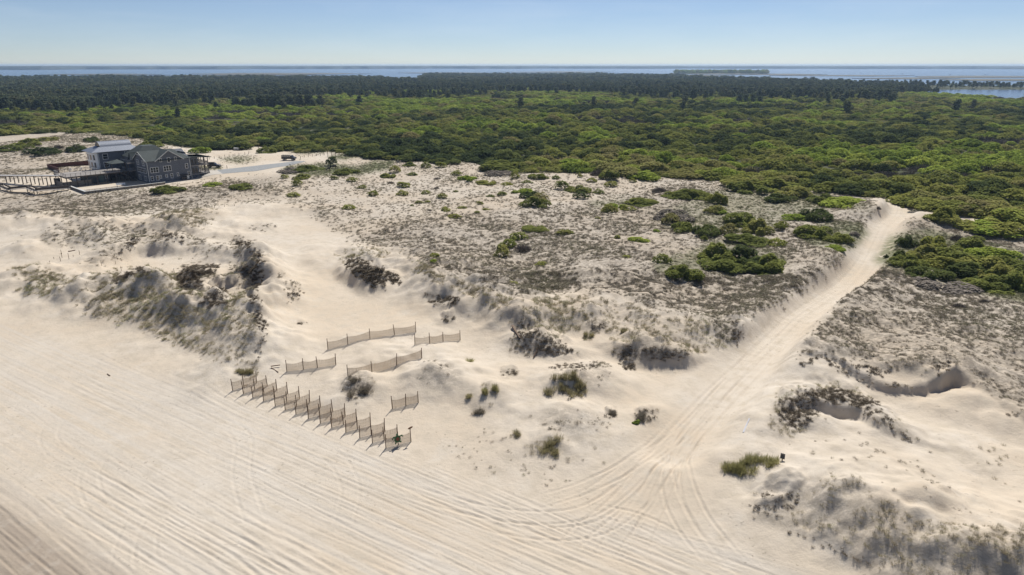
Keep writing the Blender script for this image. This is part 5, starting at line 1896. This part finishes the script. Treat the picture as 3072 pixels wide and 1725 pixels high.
# the metal-roofed house behind
wh = empty("metal_roof_house", (hw(-7.3, 24)[0], hw(-7.3, 24)[1], HZ), HROT)
tag(wh, "tall house with grey metal vaulted roof and white rounded end bay", "house")
WL, WD, WE = 14.0, 9.5, 9.3
MB().box(0, WL, 0, WD, -.6, WE).build("wall", M_shin, wh)
bay = [(.35, -.05), (-.55, .5), (-1.1, 1.9), (-1.25, WD / 2), (-1.1, WD - 1.9), (-.55, WD - .5), (.35, WD + .05)]
MB().prism(bay, 3.2, WE - .02, 'z').build("bay_wall", M_white, wh)
rl = MB()
e, i_, zb_, zt = .6, 2.3, WE - .05, WE + 1.5
ring0 = [(-1.9, -e, zb_), (WL + e, -e, zb_), (WL + e, WD + e, zb_), (-1.9, WD + e, zb_)]
ring1 = [(i_ - .6, i_, zt), (WL - i_ + .6, i_, zt), (WL - i_ + .6, WD - i_, zt), (i_ - .6, WD - i_, zt)]
for k in range(4):
    s = slab([ring0[k], ring0[(k + 1) % 4], ring1[(k + 1) % 4], ring1[k]], .1)
    rl.add(s.v, s.f)
rl.build("roof", M_metal, wh)
sm = MB()
for k in range(34):
    u = -1.2 + k * .46
    f0 = max(0, (i_ - .6 - u) / (i_ - .6 + 1.9)) if u < i_ - .6 else 0
    t_ = 1.0 if i_ - .6 <= u <= WL - i_ + .6 else (max(0.05, (u + 1.9) / (i_ + 1.3)) if u < i_ else max(.05, (WL + e - u) / (i_ + e - .6)))
    p0, p1 = np.array((u, -e, zb_ + .03)), np.array((u, -e + (i_ + e) * t_, zb_ + (zt - zb_) * t_ + .03))
    sm.bar(p0, p1, .05, .06)
sm.build("seam", M_seam, wh)
va = MB()
nv = 12
arc = [(i_ - .15 + (WD - 2 * i_ + .3) * k / nv, zt - .1 + 1.75 * math.sin(math.pi * k / nv) ** .8) for k in range(nv + 1)]
va.prism(arc + [(WD - i_ + .15, zt - .2), (i_ - .15, zt - .2)], i_ - .1, WL - i_ + .8, 'x').build("vault_roof", M_metal, wh)
vs = MB()
for k in range(22):
    u = i_ + .1 + k * .46
    for a, b in zip(arc[:-1], arc[1:]):
        vs.bar((u, a[0], a[1] + .02), (u, b[0], b[1] + .02), .05, .05)
vs.build("vault_seam", M_seam, wh)
arc2 = [(a + (.25 if k == 0 else (-.25 if k == nv else 0)) * 1.0, z - .28) for k, (a, z) in enumerate(arc)]
MB().prism([(WD / 2 + (a - WD / 2) * .86, zt - .05 + (z - zt + .1) * .84) for a, z in arc] , i_ - .16, i_ - .102, 'x').build("arch_recess_panel", M_glass, wh)  # flat dark panel standing in for the dark recess of the arch
ar = MB()
for a, b in zip(arc[:-1], arc[1:]):
    ar.bar((i_ - .2, a[0], a[1] - .02), (i_ - .2, b[0], b[1] - .02), .22, .2)
ar.build("arch_trim", M_seam, wh)
window(wh, 'v-', 2.4, 7.55, 1.75, 1.95, 1)
window(wh, 'v-', 2.4, 4.75, 1.75, 1.95, 1)
window(wh, 'v-', 9.4, 8.2, 1.0, 1.3, 1)
MB().box(-.04, .12, -.06, .06, .0, WE - .1).build("corner_board", M_trim, wh)
for z, top in ((7.35, True), (4.75, False)):
    for (u0, v0), (u1, v1), blind in (((-.55, .5), (-1.1, 1.9), False), ((-1.1, 1.9), (-1.25, WD / 2), True), ((-1.25, WD / 2), (-1.1, WD - 1.9), True)):
        a, b = np.array((u0, v0)), np.array((u1, v1))
        d = (b - a) / np.linalg.norm(b - a)
        nrm = np.array((-d[1], d[0]))
        p, q = a + (b - a) * .2 + nrm * .03, a + (b - a) * .8 + nrm * .03
        fr = MB()
        for zz in (z - .95, z + .95):
            fr.bar((p[0], p[1], zz), (q[0], q[1], zz), .08, .12)
        for m_ in (p, q):
            fr.bar((m_[0], m_[1], z - .95), (m_[0], m_[1], z + .95), .08, .12)
        w_ = fr.build("window", M_white, wh)
        MB().bar((p[0], p[1], z), (q[0], q[1], z), .03, 1.8).build("pane", M_blind if blind else M_glass, w_)

# raised deck with railing, on posts
dk = empty("raised_deck", (HA[0], HA[1], HZ), HROT)
tag(dk, "raised grey timber deck with railings in front of the metal-roofed house", "deck")
MB().box(-21.5, -2.25, 11.4, 23.9, 3.25, 3.45).build("floor", M_deckw, dk)
MB().box(-21.6, -2.25, 11.3, 11.398, 3.0, 3.47).build("fascia", M_dwood, dk)
MB().box(-21.6, -21.502, 11.4, 23.9, 3.0, 3.47).build("fascia", M_dwood, dk)


def rail(mb, a, b, z, h=1.05, step=1.45, slats=True):
    a, b = np.array(a, float), np.array(b, float)
    L = np.linalg.norm(b - a)
    n = max(1, int(L / step))
    for k in range(n + 1):
        p = a + (b - a) * k / n
        mb.box(p[0] - .055, p[0] + .055, p[1] - .055, p[1] + .055, z, z + h)
    mb.bar((*a, z + h + .04), (*b, z + h + .04), .16, .06)
    for q in (.14, .34, .54, .74, .9):
        mb.bar((*a, z + h * q), (*b, z + h * q), .025, .05)


for a, b in (((-21.4, 11.5), (-5.2, 11.5)), ((-21.4, 11.5), (-21.4, 16.6)), ((-21.4, 19.4), (-21.4, 23.8)), ((-21.4, 23.8), (-8.8, 23.8))):
    mb = MB()
    rail(mb, a, b, 3.45)
    mb.build("railing", M_deckw, dk)
for u in np.arange(-21.3, -3, 3.0):
    for v in (11.7, 17.5, 23.5):
        MB().box(u - .11, u + .11, v - .11, v + .11, -.5, 3.25).build("post", M_dwood, dk)
MB().box(-14.2, -7.4, 15.5, 23.4, -.5, 3.2).build("storage_wall", M_shin, dk)
MB().box(-10.6, -9.2, 15.42, 15.495, 0, 2.3).build("door", simple("teal_door", (.16, .22, .22), .6, .1, 3), dk)
window(dk, 'v-', -8.3, 1.7, .8, 1.3, 1, pos=15.5)
st = MB()
for k in range(14):
    st.box(-5.0 + k * .32, -4.68 + k * .32, 10.0, 11.3, 3.2 - k * .235, 3.27 - k * .235)
st.bar((-5.0, 9.98, 3.1), (-.5, 9.98, -.1), .06, .3).bar((-5.0, 11.32, 3.1), (-.5, 11.32, -.1), .06, .3)
st.bar((-5.0, 9.98, 4.3), (-.5, 9.98, 1.0), .06, .12)
st.build("stair", M_dwood, dk)

# grey board enclosure and the terrace wall
en = empty("board_enclosure", (HA[0], HA[1], HZ), HROT)
tag(en, "dark grey solid board fence under and left of the raised deck", "fence")
MB().box(-22.3, -13.8, 12.6, 12.75, -.5, 1.75).build("panel", M_grey, en)
MB().box(-22.45, -22.3, 12.6, 21.5, -.5, 1.75).build("panel", M_grey, en)
MB().box(-22.5, -20.6, 21.5, 21.65, -.5, 2.1).build("panel", M_grey, en)
for u in np.arange(-22.2, -13, 2.1):
    MB().box(u - .06, u + .06, 12.5, 12.597, -.5, 1.85).build("post", M_dwood, en)
tw = empty("terrace_wall", (HA[0], HA[1], HZ), HROT)
tag(tw, "low grey timber retaining wall around the terrace in front of the houses", "wall")
MB().box(-21.0, 3.0, -5.2, -5.0, -1.2, .75).build("panel", M_grey, tw)
MB().box(-21.2, -21.001, -5.2, 9.5, -1.2, .75).build("panel", M_grey, tw)
MB().box(-21.4, 3.1, -5.35, -4.85, .752, .82).build("cap", M_trim, tw)
MB().box(-21.4, -20.8, -4.84, 9.6, .752, .82).build("cap", M_trim, tw)
for k in range(12):
    MB().box(-20.5 + k * 2.1, -20.36 + k * 2.1, -5.28, -5.202, -1.1, .74).build("post", M_dwood, tw)
mb = MB()
rail(mb, (-20.7, -1.5), (-9.0, -1.5), -.05, .7, 1.6)
mb.build("inner_railing", M_deckw, tw)
bn = empty("terrace_bench", (*hw(-8.0, 2.4), HZ), HROT)
tag(bn, "pale slatted bench standing on the terrace below the deck stair", "bench")
MB().box(-1.6, 1.2, 0, .45, .4, .47).build("seat", M_white, bn)
MB().box(-1.6, 1.2, .42, .48, .47, .95).build("backrest", M_white, bn)
for u in (-1.5, 1.0):
    MB().box(u, u + .1, .05, .4, -.05, .399).build("leg", M_white, bn)

# long walkway on paired posts, and the low one in the dune
bwk = empty("boardwalk", (-176.0, 226.3, 0))
tag(bwk, "elevated pale boardwalk on paired dark posts running left from the deck", "boardwalk")
o0 = np.array((-176.0, 226.3))
ends = [np.array((-190.0, 228.6)), np.array((-172.0, 226.0)), hw(-21.3, 18.0)]
zs = [4.5, 4.55, HZ + 3.42]
pl, rl_ = MB(), MB()
for a, b, za, zb2 in zip(ends[:-1], ends[1:], zs[:-1], zs[1:]):
    n = int(np.linalg.norm(b - a) / .16)
    d = (b - a) / np.linalg.norm(b - a)
    w = np.array((-d[1], d[0]))
    for k in range(n):
        p = a + (b - a) * (k + .5) / n - o0
        z = za + (zb2 - za) * (k + .5) / n
        pl.bar((p[0] - w[0] * .95, p[1] - w[1] * .95, z), (p[0] + w[0] * .95, p[1] + w[1] * .95, z), .145, .05)
    for s_ in (-.9, .9):
        p, q = a - o0 + w * s_, b - o0 + w * s_
        rl_.bar((*p, za - .16), (*q, zb2 - .16), .08, .24)
k_ = pl.build("decking", simple("pale_deck", (.40, .385, .37), .8, .2, 3), bwk)
k_["kind"] = "stuff"
rl_.build("joist", M_dwood, bwk)
for px_ in np.linspace(22, 160, 7):
    t = np.interp(px_, [0, 172], [0, 1])
    c = ends[1] + (ends[2] - ends[1]) * np.interp(px_, [12, 172], [.0, 1])
    d = (ends[2] - ends[1]) / np.linalg.norm(ends[2] - ends[1])
    w = np.array((-d[1], d[0]))
    for s_ in (-.8, .8):
        p = c + w * s_
        z0 = float(height(p[0], p[1])[0])
        q = p - o0
        MB().box(q[0] - .11, q[0] + .11, q[1] - .11, q[1] + .11, z0 - .4, 4.2).build("post", M_dwood, bwk)
lwk = empty("low_walkway", (-155, 212.5, 0))
tag(lwk, "low dark wooden walkway stepping through the dune left of the terrace", "boardwalk")
pts = [(-175.0, 213.5), (-164.0, 213.5), (-160.3, 211.2), (-155.0, 212.8), (-151.0, 210.0), (-143.5, 215.2)]
fl, sd = MB(), MB()
o1 = np.array((-155, 212.5))
hz_ = [2.7, 2.9, 2.2, 2.6, 2.1, 2.0]
for k in range(len(pts) - 1):
    a, b = np.array(pts[k]) - o1, np.array(pts[k + 1]) - o1
    d = (b - a) / np.linalg.norm(b - a)
    w = np.array((-d[1], d[0])) * .75
    fl.bar((*a, hz_[k]), (*b, hz_[k + 1]), 1.5, .08)
    for s_ in (-1, 1):
        p, q = a + w * s_, b + w * s_
        sd.bar((*p, hz_[k] + .95), (*q, hz_[k + 1] + .95), .12, .07)
        sd.bar((*p, hz_[k] + .55), (*q, hz_[k + 1] + .55), .04, .5)
fl.build("decking", M_deckw, lwk)
sd.build("railing", M_dwood, lwk)
for k in range(len(pts)):
    a = np.array(pts[k]) - o1
    for s_ in (-.7, .7):
        MB().box(a[0] - .08, a[0] + .08, a[1] + s_ - .08, a[1] + s_ + .08, .0, hz_[k] + .95).build("post", M_dwood, lwk)

# red-brown board wall with white chairs inside
rw = empty("red_board_wall", (*hw(-15, 45), 0), HROT)
tag(rw, "red-brown board wall around the sandy court left of the metal-roofed house", "wall")
zc = float(np.max(height(*[np.array(t) for t in zip(*[hw(-15, 45), hw(-15, 57), hw(-2, 58)])])))
MB().box(-.1, .1, -1, 12.5, -1.0, zc + 1.5).build("panel", M_red, rw)
MB().box(-.1, 15.0, 12.5, 12.7, -1.0, zc + 1.5).build("panel", M_red, rw)
MB().box(-.2, 15.0, 12.42, 12.78, zc + 1.502, zc + 1.58).build("cap", M_dwood, rw)
for k, lab in enumerate(("leftmost white chair in the sandy court", "middle white chair in the sandy court", "white chair in the sandy court nearest the metal-roofed house")):
    c = hw(-10.5 + k * 3.6, 47 + k * .6)
    z = float(height(c[0], c[1])[0])
    ch = empty("garden_chair", (c[0], c[1], z), HROT + 3.3)
    tag(ch, lab, "chair", "white chairs in the court")
    MB().box(-.4, .4, -.4, .4, .34, .42).build("seat", M_white, ch)
    MB().add(*[(lambda m: (m.v, m.f))(MB().bar((0, .38, .42), (0, .6, 1.15), .8, .07, up=(1, 0, 0)))][0]).build("backrest", M_white, ch)
    for sx in (-.36, .36):
        for sy in (-.34, .34):
            MB().box(sx - .04, sx + .04, sy - .04, sy + .04, -.05, .34).build("leg", M_white, ch)

# ------------------------------------------------------------------ drive and lot
M_gravel = simple("gravel_drive", (.25, .255, .25), .9, .14, 1.2)


def drape(name, A, B, mat, label, cat, n=60, m=8, lift=.05):
    """a sheet laid on the ground between two edges given in overview units"""
    ax, ay, _ = ground_px([p[0] * OV for p in A], [p[1] * OV for p in A])
    bx, by, _ = ground_px([p[0] * OV for p in B], [p[1] * OV for p in B])
    s = np.linspace(0, 1, n)

    def along(x, y):
        t = np.linspace(0, 1, len(x))
        return np.interp(s, t, x), np.interp(s, t, y)
    x0, y0 = along(ax, ay)
    x1, y1 = along(bx, by)
    q = np.linspace(0, 1, m)[:, None]
    X, Y = x0 * (1 - q) + x1 * q, y0 * (1 - q) + y1 * q
    Z = height(X.ravel(), Y.ravel()) + lift
    i = np.arange(n * m).reshape(m, n)
    f = np.stack([i[:-1, :-1], i[:-1, 1:], i[1:, 1:], i[1:, :-1]], -1).reshape(-1, 4)
    o = mobj(name, grid_mesh(name, np.stack([X.ravel(), Y.ravel(), Z], 1), f, mat))
    tag(o, label, cat, kind="structure")


drape("driveway", [(560, 437), (640, 431), (730, 416), (770, 406)], [(545, 428), (600, 422), (690, 412), (745, 405)], M_gravel, "blue-grey gravel drive beside the shingled house", "driveway")
drape("apron", [(488, 446), (520, 444), (565, 437.5)], [(492, 433), (520, 428.5), (548, 428)], M_conc, "pale concrete apron at the end of the house", "pavement", lift=.045)

C4 = lambda x, y: (600 + x / 5.152, 420 + y / 5.152)
for k, (x, y) in enumerate([(145, 300), (222, 290), (300, 280), (385, 265), (453, 260), (543, 250), (605, 238), (695, 225), (752, 215)]):
    post_at(*C4(x, y), 1.1, "lot_post", "%s post from the porch in the line along the back of the sandy lot" % ORDN[k], "posts along the back of the lot", .09, .02)
for (x, y, h), lab in zip([(545, 318, 1.2), (835, 295, 1.3), (910, 148, 2.7), (713, 303, 1.3), (420, 440, 1.2), (315, 445, 1.1)],
                          ["single post in the grass strip of the lot", "thick lone post in the middle of the sandy lot", "tall dark pole at the top of the sandy bank", "thin lone post in the sandy lot left of the thick one",
                           "post beside the drive right of the parked car", "post close to the parked car's rear wheel"]):
    post_at(*C4(x, y), h, "lot_post", lab, "single posts on the lot", .1, .02)
for k, (x, y, h) in enumerate([(1293, 265, 1), (1555, 290, 1.1), (1613, 270, 1.1), (1675, 262, 1.1), (1740, 255, 1.1), (1800, 245, 1.1), (1862, 245, 1.3), (1920, 235, 1.1), (2095, 235, 1.3), (2152, 230, 1.3), (2210, 220, 1.3),
                (2265, 210, 1.3), (2320, 200, 1.2), (2370, 195, 1.1), (2425, 190, 1.1)]):
    post_at(*C4(x, y), h, "drive_post", "%s post from the long dark truck in the line along the sandy drive" % ORDN[k], "posts along the sandy drive", .1, .03)
post_at(*C4(1978, 265), 2.6, "gate_post", "left tall gate post across the sandy drive", "gate posts on the drive", .12, .02)
post_at(*C4(2038, 272), 2.7, "gate_post", "right tall gate post across the sandy drive", "gate posts on the drive", .12, .02)

# ------------------------------------------------------------------ vehicles
M_car = simple("car_paint_dark", (.035, .035, .04), .3, .1, 2)
M_tyre = simple("tyre_rubber", (.02, .02, .02), .9, .1, 3)
M_rim = simple("wheel_rim", (.35, .35, .36), .4, .1, 3, .6)


def wheel(parent, x, y, r=.38, w=.26):
    k = 16
    pts = [(x + r * math.cos(2 * math.pi * i / k), r + r * math.sin(2 * math.pi * i / k)) for i in range(k)]
    t = MB().prism(pts, y - w / 2, y + w / 2).build("wheel", M_tyre, parent)
    pts = [(x + r * .55 * math.cos(2 * math.pi * i / k), r + r * .55 * math.sin(2 * math.pi * i / k)) for i in range(k)]
    MB().prism(pts, y - w / 2 - .012, y + w / 2 + .012).build("rim", M_rim, t)


x, y, z = gp(643, 503)
suv = empty("off_road_car", (x, y, z + .06), .1)
tag(suv, "dark boxy off-road car parked by the house porch", "car")
MB().prism([(-2.3, .45), (2.2, .45), (2.32, .62), (2.3, 1.0), (1.05, 1.12), (-2.25, 1.12), (-2.32, .8)], -.9, .9).build("body", M_car, suv)
MB().prism([(-2.2, 1.122), (1.0, 1.122), (.45, 1.78), (-2.05, 1.82)], -.82, .82).build("cabin", M_car, suv)
for s_ in (-1, 1):
    MB().prism([(-.75, 1.2), (.72, 1.2), (.36, 1.7), (-.75, 1.72)], s_ * .835 - .01, s_ * .835 + .01).build("side_window", M_glass, suv)
    MB().prism([(-2.0, 1.2), (-.85, 1.2), (-.85, 1.72), (-1.95, 1.74)], s_ * .835 - .01, s_ * .835 + .01).build("side_window", M_glass, suv)
    MB().box(2.28, 2.34, s_ * .62 - .14, s_ * .62 + .14, .74, .94).build("headlight", M_trim, suv)
    for wx in (-1.45, 1.42):
        wheel(suv, wx, s_ * .82)
slab([(1.02, -.74, 1.16), (1.02, .74, 1.16), (.5, .7, 1.75), (.5, -.7, 1.75)], .02).build("windscreen", M_glass, suv)
MB().box(-1.9, .2, -.6, .6, 1.83, 2.02).build("roof_rack", M_tyre, suv)
MB().box(2.24, 2.42, -.85, .85, .45, .62).build("bumper", M_tyre, suv)

x, y, z = gp(868, 481)
tr = empty("tour_truck", (x, y, z + .05), -.12)
tag(tr, "long dark open-sided passenger truck standing on the sandy lot", "truck")
MB().prism([(-2.9, .6), (2.7, .6), (2.8, .75), (2.75, 1.25), (1.8, 1.4), (-2.9, 1.4)], -1.05, 1.05).build("body", M_car, tr)
MB().prism([(1.0, 1.402), (1.8, 1.402), (1.3, 2.0), (1.0, 2.0)], -.95, .95).build("cab", M_car, tr)
slab([(1.82, -.85, 1.44), (1.82, .85, 1.44), (1.36, .8, 1.97), (1.36, -.8, 1.97)], .02).build("windscreen", M_glass, tr)
for k in range(4):
    s_ = empty("seat_row", (0, 0, 0))
    bpy.data.objects.remove(s_)
    MB().box(-2.7 + k * .95, -2.2 + k * .95, -.95, .95, 1.402, 1.7).box(-2.78 + k * .95, -2.66 + k * .95, -.95, .95, 1.402, 2.15).build("seat_row", M_grey, tr)
for s_ in (-1, 1):
    mbx = MB().bar((-2.9, s_ * 1.02, 2.0), (1.0, s_ * 1.02, 2.0), .06)
    for k in range(5):
        mbx.bar((-2.85 + k * .95, s_ * 1.02, 1.4), (-2.85 + k * .95, s_ * 1.02, 2.0), .06)
    mbx.build("side_rail", M_grey, tr)
    for wx in (-1.9, 1.8):
        wheel(tr, wx, s_ * .95, .46, .3)
x, y, z = gp(710, 451)
tl = empty("small_trailer", (x, y, z), .1)
tag(tl, "small pale box trailer on the upper sand behind the lot", "trailer")
MB().box(-1.1, 1.1, -.7, .7, .45, 1.25).build("box", M_trim, tl)
MB().bar((-1.1, 0, .45), (-2.2, 0, .42), .1).build("drawbar", M_tyre, tl)
for s_ in (-1, 1):
    wheel(tl, .1, s_ * .82, .33, .2)

# ------------------------------------------------------------------ horses
M_horse = simple("dark_horse_coat", (.022, .016, .013), .6, .25, 4)
M_mane = simple("black_mane", (.010, .009, .009), .7, .2, 8)


def horse(px, py, rz, label, grazing):
    x, y, z = gp(px, py)
    root = empty("horse", (x, y, z), rz)
    tag(root, label, "horse", "dark horses grazing in the hollow")
    J, E, Rr = [], [], []

    def j(p, r, par=None):
        J.append(p)
        Rr.append(r)
        if par is not None:
            E.append((par, len(J) - 1))
        return len(J) - 1
    rump = j((-.55, 0, 1.18), .30)
    loin = j((-.15, 0, 1.14), .31, rump)
    chest = j((.35, 0, 1.12), .34, loin)
    sh = j((.58, 0, 1.22), .27, chest)
    hd = (.85, 1.25, .62, .45) if grazing else (.92, 1.55, 1.72, 1.45)
    n1 = j((hd[0], 0, 1.12 if grazing else 1.5), .17, sh)
    n2 = j((hd[0] + .28, 0, .75 if grazing else 1.78), .13, n1)
    h1 = j((hd[0] + .42, 0, .5 if grazing else 1.78), .13, n2)
    j((hd[0] + .55, 0, .16 if grazing else 1.55), .075, h1)
    for s in (-1, 1):
        e = j((.45, s * .17, .80), .12, chest)
        k = j((.47 + .05 * s, s * .17, .48), .065, e)
        f = j((.47 + .08 * s, s * .17, .14), .048, k)
        j((.52 + .08 * s, s * .17, .03), .06, f)
        st_ = j((-.52, s * .19, .82), .16, rump)
        hk = j((-.68 + .1 * s, s * .18, .5), .075, st_)
        f = j((-.62 + .1 * s, s * .18, .15), .05, hk)
        j((-.57 + .1 * s, s * .18, .03), .06, f)
    me = bpy.data.meshes.new("body")
    me.from_pydata(J, E, [])
    me.materials.append(M_horse)
    o = mobj("body", me, root)
    sk = o.modifiers.new("skin", 'SKIN')
    if not me.skin_vertices:
        me.attributes
    lay = me.skin_vertices[0] if len(me.skin_vertices) else None
    if lay is None:
        bpy.context.view_layer.objects.active = o
        bpy.ops.object.select_all(action='DESELECT')
        o.select_set(True)
        bpy.ops.mesh.customdata_skin_add()
        lay = me.skin_vertices[0]
    for i, r in enumerate(Rr):
        lay.data[i].radius = (r, r)
        lay.data[i].use_root = (i == 0)
    sub_ = o.modifiers.new("sub", 'SUBSURF')
    sub_.levels = sub_.render_levels = 1
    MB().rod([(-.82, 0, 1.3), (-.98, 0, 1.0), (-.98, 0, .55)], [.05, .07, .03], 6).build("tail", M_mane, root)
    a, b = J[n1], J[n2]
    MB().bar((a[0] - .12, 0, a[2] + .17), (b[0] - .08, 0, b[2] + .16), .05, .16).build("mane", M_mane, root)
    for s in (-1, 1):
        q = J[n2]
        MB().rod([(q[0] + .02, s * .06, q[2] + .09), (q[0] + .02, s * .09, q[2] + .24)], [.04, .008], 5).build("ear", M_horse, root)


horse(986, 513, .15, "dark horse on the left, standing in the green hollow", False)
horse(1003, 506, .9, "dark horse on the right, further back in the green hollow", True)

# ------------------------------------------------------------------ hunting blinds out on the sound
for k, (x, y) in enumerate([(1283, 176.5), (1318, 177.4), (1431, 177), (1546, 177.5), (2582 / OV, 220 / OV), (2707 / OV, 223 / OV), (2850 / OV, 226 / OV), (2955 / OV, 225 / OV)]):
    a, b = P(x * OV, y * OV, -.6)
    bl = empty("water_blind", (a, b, -.6))
    tag(bl, "%s tiny dark hunting blind from the left far out on the sound" % ORDN[k], "blind", "hunting blinds on the sound")
    MB().box(-2.2, 2.2, -1.2, 1.2, 1.3, 3.4).build("hut", M_dwood, bl)
    for sx in (-1.9, 1.9):
        MB().box(sx - .15, sx + .15, -.15, .15, -1, 1.3).build("stilt", M_dwood, bl)

# ------------------------------------------------------------------ air
mh, nth, oh = newmat("haze_air")
pv_ = N(nth, "ShaderNodeVolumePrincipled")
pv_.inputs['Color'].default_value = (.55, .75, 1.0, 1)
pv_.inputs['Density'].default_value = 0.000085
pv_.inputs['Anisotropy'].default_value = 0.3
nth.links.new(pv_.outputs[0], oh.inputs[1])
mh.cycles.homogeneous_volume = True
hz = MB().box(-13500, 13500, -13500, 13500, -6.0, 48.0).build("haze", mh)
tag(hz, kind="stuff")

write_labels()
